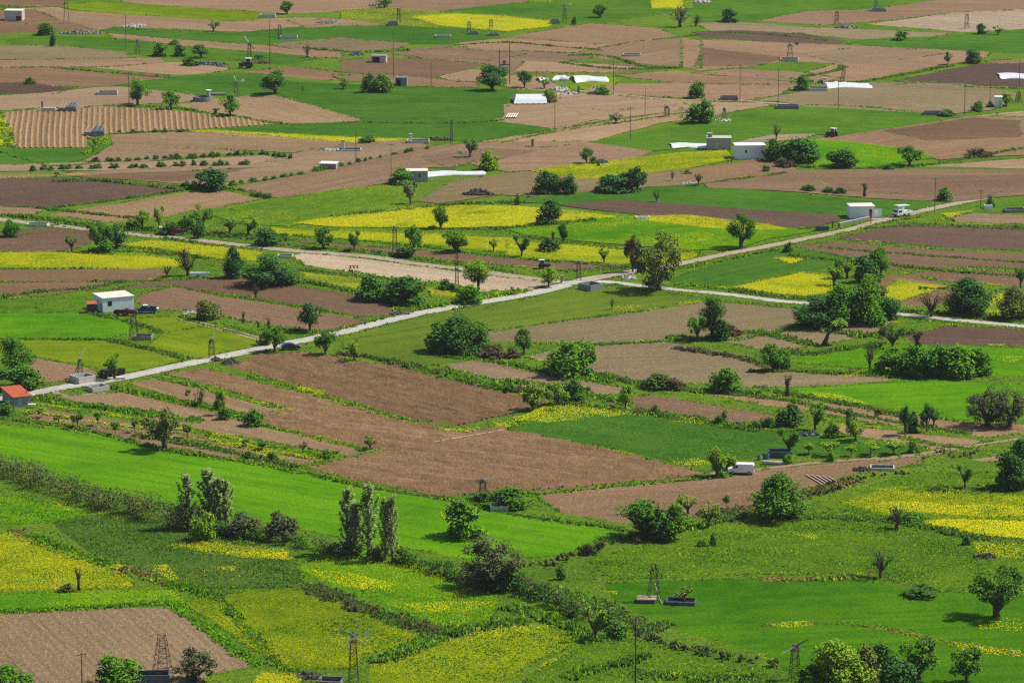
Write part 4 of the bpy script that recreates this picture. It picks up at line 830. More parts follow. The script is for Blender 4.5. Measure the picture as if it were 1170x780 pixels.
TREES = '''
51,40,19,13,B,v,green bush beside the rubble bank below the far grey shed
61,53,6,13,J,d,thin dark shrub on the green strip under the rubble bank
243.5,36,13,12,S,g,lone open shrub on the edge of the long deep green strip at top left
199,51,10,6,J,v,low round shrub on the bare strip left of the tractor
184,64,16,14,B,v,left of three round bushes on the green strip by the far windmill
206,64,13,12,B,d,middle one of three round bushes on the green strip by the far windmill
230,66,17,14,T,v,right of three round bushes on the green strip, next to the tractor
218,75,18,9,J,d,low dark bush beside the dark junk heap near the tractor
157,120,23,28,T,g,round tree with leaning trunk above the ridged field, beside a thin pole
195,125,19,20,T,g,round tree second from left on the upper edge of the ridged field
263,133,20,24,T,g,light tree at the right end of the ridged field with saplings beside it
33,96,12,7,J,d,solitary dark round bush on the dark field at far left
247,131,9,7,N,o,thin shrub left of the light tree by the ridged field
109,168,8,12,S,o,small shrub on the flowery corner below the tarpaulin heap
328,16,14,14,T,v,tree at the top edge beside a grey concrete block
439,9,17,12,T,v,dark tree at the very top, left of centre
315,108,28,26,T,v,broad round tree at the left end of the large green field
392,102,10,12,T,v,small round tree in the large green field right of the broad round tree
421,106,14,20,B,k,left half of the dark clump before the dark roofed shed
437,105,24,18,B,v,right half of the dark clump touching the dark roofed shed
562,103,28,27,T,k,big dark round tree beside the double pole with transformer
351,66,8,14,D,b,bare twiggy little tree on the far bare field
537,180,16,20,S,v,thin leaning tree above the white sheet
558,194,22,20,B,l,lime green bush at the right end of the white sheet
418,163,18,7,J,d,low dark bush by the white pump posts
469,233,16,24,S,y,grey green tree at the corner below the grey hut with the sheet
460,210,24,17,B,g,green bush growing against the grey hut with the white sheet
685.6,20,15,14,T,v,round tree on the green field at the top, right of centre
777,31,23,24,D,y,large grey brown tree standing at the top right of centre
795,30,11,12,D,b,small bare tree next to the large grey brown tree
834,25,18,14,B,k,dark round bush on the top green field
599,100,15,18,T,k,dark round tree between the transformer poles and the white frames
622,101,13,12,S,v,small ragged tree among the broken frames
689,108,16,8,J,v,bush on the dark shed right of the white sheets
797,112,18,17,B,v,round green tree by the pale track in the far middle
704,141,16,12,S,y,grey bushes at the foot of the rusty windmill
800.5,141,29,24,B,v,large round bush at the left end of the long green field
670,187,14,17,T,v,tree beside the blue barrel above the yellow green field
679,187,12,7,J,d,low bush at the foot of the tree beside the blue barrel
656,28,6,8,J,d,tiny dark shrub beside the far windmill by the yellow field
1030,46,15,10,B,v,round bush on the olive strip at top right
1083,74,8,14,T,v,slim upright tree on the bank above the dark field
1111,72,17,14,B,k,dark bush on the bank above the dark field
1121,39,10,11,B,k,dark bush beside the rusty tower at top right
1140,40,11,10,S,g,pale bush right of the dark bush at top right
916.6,103,17,16,B,v,round green bush left of the stone cistern and white tarp
1117,127,14,10,J,v,low bush left of the white shed at far right
1149.5,121,16,14,T,l,lime tree shading the white shed at far right
1131,123,8,7,J,d,small shrub between the low bush and the white shed
887,160,10,18,D,y,bare thin tree rising behind the dark bushes by the white cube house
888,184,26,22,B,d,dark bush touching the right wall of the white cube house
913,184,40,24,B,d,wide dark bush right of the white cube house
898,191,20,9,J,b,brown bramble under the dark bushes by the white cube house
960,191,32,19,B,d,round dark bush alone right of the white cube house
1039,189,26,21,T,v,round tree on the bank right of the white cube house
1015,194,12,6,J,d,small dark bush between the round dark bush and the round tree
1083,133,18,7,J,d,dark low bush beside the dark stone wall at far right
1120,178,26,8,J,b,brownish bramble mound on the big field at right
875,196,9,7,J,d,dark tuft on the field below the white cube house
241,217,36,22,B,k,big dark bush between the bare fields at left
163,261,15,20,T,l,light green tree beside the upper dirt road
182,262,12,26,S,l,sparse lime tree right of the light green tree by the dirt road
228,264,24,28,S,v,tall open tree in the thicket above the dirt road
229,272,14,18,B,v,bush in front of the tall open tree in the thicket
263,268,18,18,S,g,right tree of the thicket above the dirt road
284,268,22,20,S,l,pale tree at the right end of the thicket
195,268,18,13,B,d,low dark bush by the small pale hut on the dirt road
212,262,22,14,B,v,rounded bush between the small pale hut and the thicket
150,262,16,10,J,d,dark bush on the road bank left of the light green tree
116,287,22,32,T,v,tall green tree over the left dirt road
133,283,22,26,T,k,darker tree over the left dirt road
121,289,20,14,B,v,bush under the tall green tree on the left dirt road
82,287,12,18,S,v,slim tree on the brown field left of the tall green tree
14,270,18,17,B,v,bush at the left edge above the brown field
215,315,24,29,D,b,grey bare bush beside the pale trailer
191,317,13,13,D,b,small brown bare shrub left of the grey bare bush
268,317,22,33,B,k,dark upright tree right of the pale trailer
308,326,56,33,B,k,big dark bush cluster beside the long cistern
292,340,11,16,D,b,bare young tree below the big dark cluster
237,364,26,20,B,o,round bush beside the blue pickup yard
278,369,6,13,K,o,left of three pollard stumps along the track
295,374,6,8,K,o,short middle pollard stump along the track
307,376,7,13,K,o,right of three pollard stumps along the track
354,378,25,31,T,k,dark dense tree near the white road, left of centre
303,280,26,18,B,k,dark bush on the upper roadside, left of the yellow fields
369.5,284,20,23,T,v,left tree of the row along the narrow brown field
405,287,16,22,S,v,second tree of the row along the narrow brown field
472,290,19,30,T,v,tall tree by the dark tower in the row along the narrow brown field
463,294,22,11,B,d,low bushes at the foot of the dark tower
520,288,26,23,T,g,flat crowned tree behind the thin dark pole
564,287,10,14,S,g,faint small tree in the yellow field above the road
503,261,16,24,T,v,trunked tree alone in the yellow field
546.5,331,27,33,T,l,light green tree by the sandy plot
536,347,25,20,B,g,bush below the light green tree by the sandy plot
425,342,36,27,B,v,left of two big dark bushes below the sandy plot
450,345,26,22,B,d,middle bush between the two big dark bushes below the sandy plot
468,346,40,28,B,d,right of two big dark bushes below the sandy plot
510,330,18,10,J,d,low shrub on the edge of the sandy plot
507,401,36,30,B,v,left part of the big tree clump right of the white road bend
529,402,50,37,B,d,big dark tree clump right of the white road bend
548,400,20,24,B,v,right edge bush of the big tree clump
314,402,24,27,T,v,dark tree beside the blue car
304,394,16,14,B,l,lime bush behind the dark tree beside the blue car
372,405,22,26,T,v,first tree right of the blue car with a pale trunk
405,412,18,25,S,l,second lighter tree right of the blue car
623,222,20,25,B,d,left of a pair of dark trees above the yellow field
648,222,20,20,B,d,right of a pair of dark trees above the yellow field
634,222,12,21,B,k,dark stem bush joining the pair of dark trees
697,219,34,18,B,k,low left end of the dark hedge clump
716,219,34,20,B,k,middle of the dark hedge clump
728,219,20,27,T,k,tall right end of the dark hedge clump
750,231,9,13,D,b,bare dark small tree on the deep green strip
629,256,23,26,B,d,dark bush between the two yellow fields
643,278,10,22,T,d,slim dark tree at the edge of the bright green field
627,286,24,13,B,d,dark low thicket under the slim dark tree
632,282,5,17,K,b,thin dark post like stump in the dark low thicket
596,293,18,23,S,v,tree in the yellow field nearest the tractor
690,300,12,17,S,l,small yellow green tree on the yellow strip by the crossroads
626.7,328,20,22,T,l,lime tree beside the crossroads post
723,311,15,39,T,b,tall brown slender tree next to the big olive tree
752,332,48,62,O,o,biggest olive coloured tree beside the white road east of the crossroads
846.7,283,28,36,W,v,trunked tree beside the dirt road going to the white truck
699,354,6,13,D,b,tiny dead tree in the olive field below the crossroads
591.5,234,6,12,J,d,tiny dark bush at the left end of the deep green strip
814,386,26,43,T,d,tall dark tree in the middle of the olive fields at right
797,390,22,28,S,g,lighter tree left of the tall dark tree
822,388,22,22,B,d,lower tree right of the tall dark tree
835,382,24,10,J,b,brown brambles right of the tall dark tree
768,207,6,12,D,o,small sapling on the field edge, left one of two
798,213,8,14,S,o,small sapling on the field edge, right one of two
786,199,9,5,J,v,tiny round bush above the two saplings
988,225,7,16,K,o,pollard tree on the far bank above the white truck
1080,229,17,14,B,v,bush beside the tall pole near the white truck
1131,237,10,13,J,k,dark bush by the white tank at far right
900,288,10,11,J,v,small shrub beside the right dirt road
1006,316,27,32,T,v,tall green tree behind the big roadside thicket
990,322,28,28,B,k,dark round tree above the roadside thicket
968,318,22,26,S,v,left leafy tree above the roadside thicket
953,326,18,22,S,l,pale leafy tree by the bright yellow patch
932,374,44,34,B,k,left end of the big roadside thicket at right
958,372,44,44,B,v,centre left of the big roadside thicket at right
984,369,46,50,B,g,highest middle of the big roadside thicket at right
1007,364,36,34,B,k,right end of the big roadside thicket at right
1063.6,362,28,29,D,o,sparse bare tree beside the east road
1108,358,50,38,B,k,big dark dense bush beside the east road
1157,364,34,34,B,o,olive yellow bush at the right edge
1166,330,14,24,S,v,thin tree at the right edge above the road
953,394,16,28,L,l,leaning tree with a small crown below the thicket
650,428,50,34,B,g,big green bush with a trunk on its right side, centre
666,425,28,34,T,g,right trunk of the big green bush in the centre
599,404,18,27,T,v,tree with bramble at its foot, right of the big clump
609.5,468,22,29,T,l,pale lime tree on the corner of the big ploughed field
637,463,24,26,T,l,yellow green tree behind the deep green field corner
655,458,24,24,B,v,dark shrub next to the yellow green tree
671,456,9,14,N,g,small shoot right of the dark shrub by the green field
714.5,466,15,25,T,l,small trunked tree above the deep green field
749,472,10,9,J,d,small dark shrub on the strip above the deep green field
752,443,30,15,B,d,dark bramble bush on the bank in the centre
770,444,28,11,J,b,brown bramble right of the dark bramble bush
828,447,33,25,B,g,round green bush on the bank in the centre right
822,484,14,10,J,v,small shrub above the right end of the deep green field
828,484,6,16,N,l,thin shoot on the small shrub above the deep green field
883,424,20,30,T,g,left tree of a pair below the roadside thicket
892,422,18,20,B,d,right dark bush of a pair below the roadside thicket
994,420,17,28,D,v,dark bushy tree left of the long dark hedge
1020,398,26,28,S,d,dark tree behind the left end of the long dark hedge
1048,398,13,20,K,b,dark stump tree behind the long dark hedge
1022,424,34,26,B,g,left end of the long dark hedge on the bright green field
1045,428,38,30,B,v,second bush of the long dark hedge
1068,430,40,32,B,v,third bush of the long dark hedge
1090,429,42,33,B,g,fourth bush of the long dark hedge
1114,427,34,27,B,v,right end of the long dark hedge
899.5,452,10,24,K,o,pollard with a tuft at the left of the bright green field
1128,487,40,43,O,z,round dark grey bush, left of a pair at the right edge
1153,487,34,40,O,z,round dark grey bush, right of a pair at the right edge
902,486,27,23,B,d,dark bush behind the water tank
931.5,491,21,30,S,g,light tree over the dark blue heap
950,499,16,15,B,v,bush right of the dark blue heap
877,488,18,11,J,d,low shrubs on the upper edge of the deep green field
862,489,14,8,J,d,lower left shrubs on the upper edge of the deep green field
972,498,12,31,T,v,slim tree at the right end of the deep green field
977.5,503,20,22,T,l,small spreading tree in front of the slim tree
1003,484,8,17,N,o,thin faint sapling on the brown strip
1034,497,14,32,T,k,left column of the dark upright trees
1044,494,10,23,B,d,middle short column of the dark upright trees
1059,493,16,30,T,k,right column of the dark upright trees
1067,486,16,18,S,v,thin bush behind the dark upright trees
901,519,24,28,S,v,tree growing over the grey water tank
924,519,13,13,N,l,first young tree of the row on the ploughed strip
947,521,19,16,N,l,second young tree of the row on the ploughed strip
949,527,9,11,J,g,small bush in front of the second young tree
972.5,521,12,12,N,l,third young tree of the row on the ploughed strip
995,520,20,15,N,l,fourth young tree of the row on the ploughed strip
1021,519,20,15,N,l,fifth young tree of the row on the ploughed strip
1043,517,12,16,B,l,last bushy young tree of the row on the ploughed strip
899,530,10,11,J,g,small green bush right of the boat shaped tank
1164,530,22,28,B,d,dark bush at the right edge, upper
1155,557,36,40,B,d,large dark bush at the right edge below
1102,557,17,25,S,g,lime green young tree on the rough meadow at right
888,592,56,48,B,v,big dark green round bush right of the white van
735,613,46,40,T,v,big green tree left of the meadow corner
755,616,30,32,B,d,dark middle of the meadow corner clump
770,616,34,38,T,g,lighter right tree of the meadow corner clump
786,587,20,22,S,l,tree behind the meadow corner clump
809,602,19,30,S,l,slender tree right of the meadow corner clump
814,623,7,14,J,d,small dark shrub in the rough meadow right of the clump
801,623,10,6,J,d,tiny dark tuft in the rough meadow right of the clump
830,580,8,14,N,v,tiny sapling on the ploughed field below the white van
818.5,544,20,32,T,l,tree directly left of the white van
833,536,18,15,B,l,lime bush behind the white van
825,545,12,6,J,g,tuft of green at the nose of the white van
580,579,36,22,B,v,bright bush beside the small blue trough
554,571,24,11,J,d,dark scrub left of the bright bush by the trough
529.6,612,40,40,B,g,round green bush alone on the bright green field
398,632,21,74,P,p,leftmost tall poplar of the middle group
407,634,18,60,P,p,second poplar of the middle group, shorter
421,636,21,82,P,p,tallest poplar in the middle group
440,640,14,70,P,q,thin brownish poplar, left of two
448,641,14,74,P,q,thin brownish poplar, right of two
432,639,20,14,B,o,olive undergrowth between the middle poplars
402,633,24,15,B,v,dark undergrowth under the leftmost middle poplar
457,642,18,15,B,o,olive shrub at the right foot of the middle poplars
214,604,18,62,P,p,left poplar of the group on the hedge at left
238,602,23,66,P,p,tallest poplar of the group on the hedge at left
250,604,18,58,P,p,third poplar of the group on the hedge at left
258,603,17,54,P,p,right poplar of the group on the hedge at left
233,618,27,30,B,l,lime bush in front of the left poplar group
252,612,20,14,B,d,dark bush at the foot of the left poplar group
281,612,34,24,B,z,grey bush right of the left poplar group
323,615,34,28,B,z,grey round bush on the hedge between the poplar groups
562,672,56,54,O,z,big grey olive tree on the hedge at centre bottom
572,673,40,30,B,d,dark undergrowth of the big grey olive tree
548,668,26,24,B,y,grey shrub left of the big grey olive tree
90,674,8,25,K,b,dark pollard stump in the yellow meadow at left
75,675,17,8,J,y,grey low bush beside the pollard stump at left
135,780,46,30,B,g,bright green bush on the bottom ploughed field
222,778,42,34,O,z,grey olive bush right of the tall lattice tower
188,513,40,44,W,o,big spreading tree below the orchard rows
174,499,15,17,S,o,young tree left of the big spreading orchard tree
48,477,12,11,N,l,sapling nearest the red roofed hut
67,484,12,10,N,g,second sapling from the red roofed hut
88.5,489,13,15,N,v,third sapling in the orchard rows
112,486,10,15,N,g,fourth sapling in the orchard rows
132,497,9,15,N,v,fifth sapling in the orchard rows
154,494,9,15,N,g,sixth sapling left of the young tree
214,500,11,15,N,g,sapling right of the big spreading orchard tree
281,511,9,9,N,v,sapling toward the right end of the orchard rows
299,514,11,9,N,d,dark sapling toward the right end of the orchard rows
346,517,10,13,S,o,thin grey sapling at the right tip of the orchard
281,523,12,7,J,d,dark tuft in the lower orchard row
311,525,12,8,J,d,second dark tuft in the lower orchard row
372,523,13,9,J,v,round tuft at the tip of the orchard rows
228,464,13,19,D,v,dark half bare tree on the narrow pale field
215,458,7,13,N,o,faint sapling left of the dark half bare tree
250,474,12,26,T,v,upright tree on the bank of the narrow pale field
256,479,14,13,B,v,bush at the foot of the upright bank tree
290,486,20,18,B,v,round bush at the point of the pale field
423,514,15,16,S,v,small open bush at the end of the yellow verge
14,428,38,42,T,v,large dark tree at the left edge above the hut
22,444,42,26,B,v,bush under the large dark tree at the left edge
131,433,20,28,S,v,tree at the roadside by the concrete cisterns
9,474,18,14,B,v,bush in front of the red roofed hut
118,432,9,7,J,d,small bush beside the parked car at the cisterns
640.6,662,10,17,J,d,small dark shrub left of the narrow tower
680,732,26,38,S,l,lime tree on the bottom hedge
695,716,18,18,B,d,dark shrub on the bottom hedge
706,728,24,16,B,v,shrub behind the bottom pole
1025,604,27,27,D,v,dark shrub on the edge of the yellow meadow
1006,660,24,33,D,v,half bare tree standing in the right meadow
1139,704,54,55,W,v,spreading tree with its shadow in the bottom right meadow
1056,680,38,11,J,d,low dark bramble bush in the right meadow
961,788,64,54,B,l,large pale tree at the bottom edge right
987,787,40,46,B,o,lime tree next to the large pale tree at the bottom
1005,764,28,28,B,v,grey green tree behind the bottom row
1026,782,40,30,B,k,dark low bush in the bottom row
1050,776,40,46,T,v,tree with a bent trunk in the bottom row
1104,780,34,40,T,v,round tree at the right end of the bottom row
930,790,40,30,B,v,bush at the left end of the bottom row
14,790,50,26,B,v,bush in the bottom left corner
1104,622,10,10,J,d,dark tuft at the edge of the yellow meadow at right
1038,596,40,10,J,v,low tussock beside the dark shrub on the yellow meadow
581,448,11,9,J,d,dark shrub on the ploughed field's right edge
503,432,9,5,J,g,small weed tuft low on the ploughed field
1148,690,8,6,J,g,small weed under the spreading tree at bottom right
585,408,18,10,J,b,purple brown bramble right of the big clump
563,408,30,12,J,b,wide brown bramble at the foot of the big clump
'''
for ln in TREES.strip().split('\n'):
    a = ln.split(',', 6); tree(float(a[0]), float(a[1]), float(a[2]), float(a[3]), a[4], a[5], a[6].replace(',', ''))
# rows of look-alike small shrubs between the far bare fields
def shrub_row(s, n, wpx, hpx, col, label, group):
    c = [G(*q) for q in P(s)]; cum = [0]
    for i in range(len(c) - 1): cum.append(cum[-1] + math.dist(c[i], c[i + 1]))
    pp = P(s)
    for k in range(n):
        u = (k + random.uniform(.1, .9)) / n * cum[-1]; i = max(j for j in range(len(cum) - 1) if cum[j] <= u); f = (u - cum[i]) / (cum[i + 1] - cum[i])
        tree(pp[i][0] * (1 - f) + pp[i + 1][0] * f, pp[i][1] * (1 - f) + pp[i + 1][1] * f + random.uniform(-.5, .5), wpx * random.uniform(.7, 1.3), hpx * random.uniform(.7, 1.25), 'J', col, label, group)
shrub_row('105,185 150,184 200,181 260,178 300,176 333,182', 26, 7, 4.6, 'd', 'small dark shrub in the upper row between two pale bare fields', 'upper row of dark shrubs')
shrub_row('34,196 60,194 100,193 150,192 200,190 290,188', 24, 8, 5, 'd', 'small dark shrub in the lower row between two pale bare fields', 'lower row of dark shrubs')
shrub_row('205,214 215,213 225,213', 3, 7, 5, 'd', 'small shrub left of the big dark bush between the bare fields', 'shrubs beside the big dark bush')
shrub_row('262,212 290,208 330,202 392,190', 12, 8, 5, 'v', 'small shrub in the row right of the big dark bush', 'shrub row right of the big dark bush')
shrub_row('285,223 310,227', 5, 7, 4.5, 'd', 'small dark shrub along the lower corner of the long brown field', 'shrubs along the brown field corner')
shrub_row('130,152 200,151 215,151', 5, 7, 4, 'd', 'small shrub under the ridged field beside the yellow edge', 'shrubs under the ridged field')
shrub_row('392,190 430,181 490,170', 9, 5, 4, 'd', 'small dark shrub in the line crossing the bare fields by the poles', 'shrub line by the poles')
shrub_row('912,217 935,219 957,221 970,222', 5, 14, 6, 'd', 'dark shrub on the bank above the green strip left of the truck', 'shrubs on the bank left of the truck')
# ---------------------------------------------------------------- hedges (each one thing)
def hedge(s, wid, h, cols, label, name='hedge', dens=70, leaf=.16, cat='hedge'):
    c = np.array([(q.x, q.y) for q in smooth([Vector(G(*q)) for q in P(s)], 1.0)]); o0 = c[0].copy(); c = c - o0
    o = empty(name, (*o0, .03)); tag(o, label, cat)
    L = np.linalg.norm(np.diff(c, axis=0), axis=1).sum(); K = int(L * wid * .7) + 4
    i = rng.integers(0, len(c) - 1, K); hv = (.55 + .6 * vnoise(c[i], .13, random.uniform(0, 50)))
    off = rng.normal(0, .24, K) * wid; d = np.gradient(c, axis=0)[i]; d /= np.linalg.norm(d, axis=1)[:, None]
    z = rng.uniform(.12, .85, K) * h * hv * (1 - .5 * np.abs(off) / wid)
    cc = np.stack([c[i, 0] - d[:, 1] * off, c[i, 1] + d[:, 0] * off, z], 1); r = rng.uniform(.26, .46, K) * h * .8
    for j, col in enumerate(cols):
        m = np.arange(K) % len(cols) == j
        q = leaf_quads(cc[m], r[m], int(dens * m.sum()), leaf); q[:, :, 2] = np.maximum(q[:, :, 2], 0)
        me = quads_mesh('foliage', q, LM(col)); f = bpy.data.objects.new('foliage', me); C.objects.link(f); f.parent = o
    return o
hedge('-12,534 30,549 75,566 130,582 180,594 226,608', 6, 4.5, 'zodz', 'thick grey green hedge along the lower edge of the bright green field at left')
hedge('262,612 300,618 345,625 396,634', 3.8, 2.6, 'dzv', 'dark hedge running between the two groups of poplars')
hedge('455,643 490,652 520,660 548,668', 3.6, 2.4, 'dv', 'dark hedge between the middle poplars and the big grey olive tree')
hedge('492,657 520,664 548,672', 2.2, 1.4, 'b', 'purple brown bramble bank below the hedge at centre bottom', 'bramble_bank', cat='brambles')
hedge('580,666 600,678 630,692 655,704 668,712', 4.6, 2.9, 'dbd', 'dark brown bramble hedge right of the big grey olive tree')
hedge('672,634 690,626 705,620 722,618 742,614', 3.6, 1.9, 'bd', 'dark purple bramble hedge at the tip of the bright green field')
hedge('700,718 730,724 760,736 800,746 840,754 890,762', 3.2, 1.3, 'dzo', 'low grey green hedge behind the bottom pole')
hedge('600,645 625,646 640,640 670,634', 2.6, 1.1, 'yb', 'low scrubby hedge along the tip of the bright green field')
hedge('1075,517 1090,522 1110,520 1120,514', 2.6, 1.1, 'yb', 'low brown scrub hedge where the two ploughed strips meet', dens=28)
hedge('945,554 975,548 1000,544 1040,540', 2.4, .8, 'by', 'low dry scrub bank under the ruined cistern at right', 'scrub_bank', cat='scrub')
hedge('60,258 75,256 108,262 128,266', 2, 1.2, 'dv', 'dark hedge along the dirt road at far left')
hedge('1040,425 1075,431 1110,428', 2.6, 1.2, 'd', 'low dark undergrowth along the foot of the long dark hedge')
# ---------------------------------------------------------------- materials of built things
M_ = dict(
    white=flat('white wall', (.78, .78, .76), .85, 0, .08, 1.2), bluewhite=flat('blue white wall', (.70, .76, .80), .85, 0, .08, 1.2), grey=flat('grey block', (.34, .34, .33), .95, 0, .18, 3), conc=flat('concrete', (.48, .46, .42), .95, 0, .15, 2), concd=flat('dark concrete', (.24, .24, .23), .95, 0, .2, 2),
    roof=flat('pale roof', (.72, .66, .58), .9, 0, .1, 2), whiteroof=flat('white roof', (.80, .80, .78), .85, 0, .07, 2), red=flat('orange red sheet roof', (.44, .095, .036), .7, 0, .15, 1.5), dark=flat('dark opening', (.02, .02, .022), .9, 0, .1), glass=flat('dark glass', (.03, .035, .045), .15, 0, .1, 1, .6), bluedoor=flat('blue door', (.22, .42, .60), .6, 0, .08),
    rust=flat('rusty steel', (.10, .058, .040), .85, .2, .3, 5), steel=flat('grey steel', (.16, .16, .17), .6, .4, .2, 5), blade=flat('pale blade', (.62, .60, .54), .7, 0, .12), wood=flat('weathered pole', (.085, .070, .058), .95, 0, .2, 2), insul=flat('insulator', (.5, .48, .45), .4, 0, .05),
    water=flat('dark water', (.012, .018, .016), .12, 0, .1, 1, .5), tarp=flat('white plastic sheet', (.68, .70, .70), .45, 0, .06, .6, .4), tyre=flat('tyre', (.018, .018, .018), .9, 0, .1), rim=flat('rim', (.42, .42, .43), .4, .5, .1), vanw=flat('white paint', (.80, .81, .82), .3, 0, .03, 1, .5), pickb=flat('dark blue paint', (.016, .028, .135), .28, 0, .08, 1, .5), carb=flat('navy paint', (.012, .022, .11), .25, 0, .08, 1, .5),
    redp=flat('red paint', (.30, .022, .018), .5, 0, .2, 2, .4), redd=flat('dull red paint', (.16, .045, .035), .7, 0, .25, 2), lamp=flat('clear lamp', (.75, .75, .72), .15, 0, .03, 1, .6), tail=flat('tail lamp', (.4, .02, .02), .3, 0, .03), plastic=flat('black plastic', (.03, .03, .032), .6, 0, .1), stone=flat('pale rubble', (.45, .42, .38), .95, 0, .3, 1.5), stoned=flat('grey rubble', (.20, .19, .18), .95, 0, .3, 1.5), mound=flat('dark soil heap', (.075, .058, .048), 1, 0, .3, 2), bluep=flat('blue plastic', (.05, .17, .42), .5, 0, .1), bluegrey=flat('blue grey tarpaulin', (.07, .085, .115), .7, 0, .2, 1), yellowp=flat('yellow plastic', (.65, .42, .03), .5, 0, .08), orange=flat('orange paint', (.55, .13, .02), .5), tealv=flat('teal vane', (.07, .17, .19), .6, 0, .1), plank=flat('pale plank', (.42, .33, .24), .9, 0, .2, 3), brown=flat('brown boards', (.085, .040, .028), .9, 0, .25, 3), pipe=flat('white pipe', (.52, .48, .42), .6, 0, .06), cloth=flat('dark cloth', (.03, .035, .05), .9, 0, .2, 4), skin=flat('skin', (.42, .25, .18), .7, 0, .05), hat=flat('pale hat', (.55, .52, .46), .9, 0, .05))
# ---------------------------------------------------------------- buildings
def wallgrid(mb, axis, a0, a1, fixed0, fixed1, z1, ops):
    """a wall with real openings: ops = [(u0,u1,z0,z1)]"""
    us = sorted({a0, a1, *[q for o in ops for q in o[:2]]}); zs = sorted({0, z1, *[q for o in ops for q in o[2:]]})
    for i in range(len(us) - 1):
        for j in range(len(zs) - 1):
            cu, cz = (us[i] + us[i + 1]) / 2, (zs[j] + zs[j + 1]) / 2
            if any(o[0] < cu < o[1] and o[2] < cz < o[3] for o in ops): continue
            if axis == 'x': mb.box(us[i], us[i + 1], fixed0, fixed1, zs[j], zs[j + 1])
            else: mb.box(fixed0, fixed1, us[i], us[i + 1], zs[j], zs[j + 1])
def house(name, label, cat, px, py, rz, w, d, h, wall, roof, front=(), right=(), left=(), over=.2, slope=0.0, roof_t=.16, door_mat='white', z=.03, open_door=False, side_wall=None):
    """px,py = the near corner; front lies along local x, right face along local y. front/right/left = [(kind,u0,u1,z0,z1)]"""
    o = thing(name, label, cat, px, py, rz, z=z); t = .2
    mb = MB()
    wallgrid(mb, 'x', 0, w, 0, t, h, [q[1:] for q in front]); wallgrid(mb, 'y', t, d, w - t, w, h, [q[1:] for q in right]); wallgrid(mb, 'y', t, d, 0, t, h, [q[1:] for q in left]); mb.box(t, w - t, d - t, d, 0, h)
    mb.build('wall', M_[wall], o)
    rb = MB()
    rb.add([(-over, -over, h + .003), (w + over, -over, h + .003), (w + over, d + over, h + slope), (-over, d + over, h + slope), (-over, -over, h + roof_t), (w + over, -over, h + roof_t), (w + over, d + over, h + slope + roof_t), (-over, d + over, h + slope + roof_t)],
           [(0, 3, 2, 1), (4, 5, 6, 7), (0, 1, 5, 4), (1, 2, 6, 5), (2, 3, 7, 6), (3, 0, 4, 7)])
    if slope:
        mb2 = MB(); mb2.prism([(0.01, h - .01), (0.01, h), ], 0, 0) if False else None
        g = MB()
        for x0, x1 in ((0.004, t - .004), (w - t + .004, w - .004)): g.add([(x0, 0.01, h), (x1, 0.01, h), (x1, d - .01, h), (x0, d - .01, h), (x0, d - .01, h + slope), (x1, d - .01, h + slope)], [(0, 1, 2, 3), (0, 3, 4), (1, 5, 2), (0, 4, 5, 1), (2, 5, 4, 3)])
        g.build('gable', M_[wall], o)
    rb.build('roof', M_[roof], o, .02)
    for face, ops in (('f', front), ('r', right), ('l', left)):
        for k, u0, u1, z0, z1 in ops:
            def slab(m, a0, a1, b0, b1, dep0, dep1):
                if face == 'f': return m.box(a0, a1, dep0, dep1, b0, b1)
                if face == 'r': return m.box(w - dep1, w - dep0, a0, a1, b0, b1)
                return m.box(dep0, dep1, a0, a1, b0, b1)
            if k == 'window':
                fr = slab(slab(slab(slab(MB(), u0, u0 + .07, z0, z1, .04, .12), u1 - .07, u1, z0, z1, .04, .12), u0 + .07, u1 - .07, z0, z0 + .07, .04, .12), u0 + .07, u1 - .07, z1 - .07, z1, .04, .12)
                f = fr.build('window', M_['plastic'], o); slab(MB(), u0 + .07, u1 - .07, z0 + .07, z1 - .07, .08, .10).build('pane', M_['glass'], f)
            elif k == 'opening': slab(MB(), u0, u1, z0, z1, .17, .195).build('doorway', M_['dark'], o)
            else:
                dd = slab(MB(), u0 + .01, u1 - .01, z0, z1 - .01, .05, .11).build('door', M_[door_mat], o)
                slab(MB(), u1 - .2, u1 - .12, (z0 + z1) / 2 - .05, (z0 + z1) / 2 + .05, .01, .05).build('handle', M_['plastic'], dd)
    return o
h1 = house('farm_shed', 'white farm shed with a flat pale roof behind the red tractor', 'shed', 117.5, 357.3, R(25), 7.2, 6.2, 3.05, 'bluewhite', 'roof', [('window', 1.15, 2.15, 1.25, 2.4)], over=.14)
lt = thing('lean_to', 'dark brown lean-to with a rusty red top against the white farm shed', 'shed', 105.5, 357, R(12)); MB().box(-1.1, 1.1, -.7, .9, 0, 1.9).build('wall', M_['brown'], lt); MB().add([(-1.25, -.85, 1.91), (1.25, -.85, 1.91), (1.25, 1.05, 2.25), (-1.25, 1.05, 2.25), (-1.25, -.85, 2.0), (1.25, -.85, 2.0), (1.25, 1.05, 2.34), (-1.25, 1.05, 2.34)], [(0, 3, 2, 1), (4, 5, 6, 7), (0, 1, 5, 4), (1, 2, 6, 5), (2, 3, 7, 6), (3, 0, 4, 7)]).build('roof', M_['red'], lt)
house('cube_house', 'white flat roofed cube house with a tiny black window and white door among dark bushes', 'house', 864, 182.5, R(-62), 3.3, 5.6, 3.3, 'white', 'whiteroof') if False else None
house('cube_house', 'white flat roofed cube house with a tiny black window, left of dark bushes', 'house', 840, 182.3, R(3), 8.0, 4.6, 3.6, 'white', 'whiteroof', [('window', 2.6, 3.2, 1.7, 2.5), ('door', 5.2, 6.6, 0, 2.6), ('window', 6.9, 7.4, 1.6, 2.3)], [], over=.12)
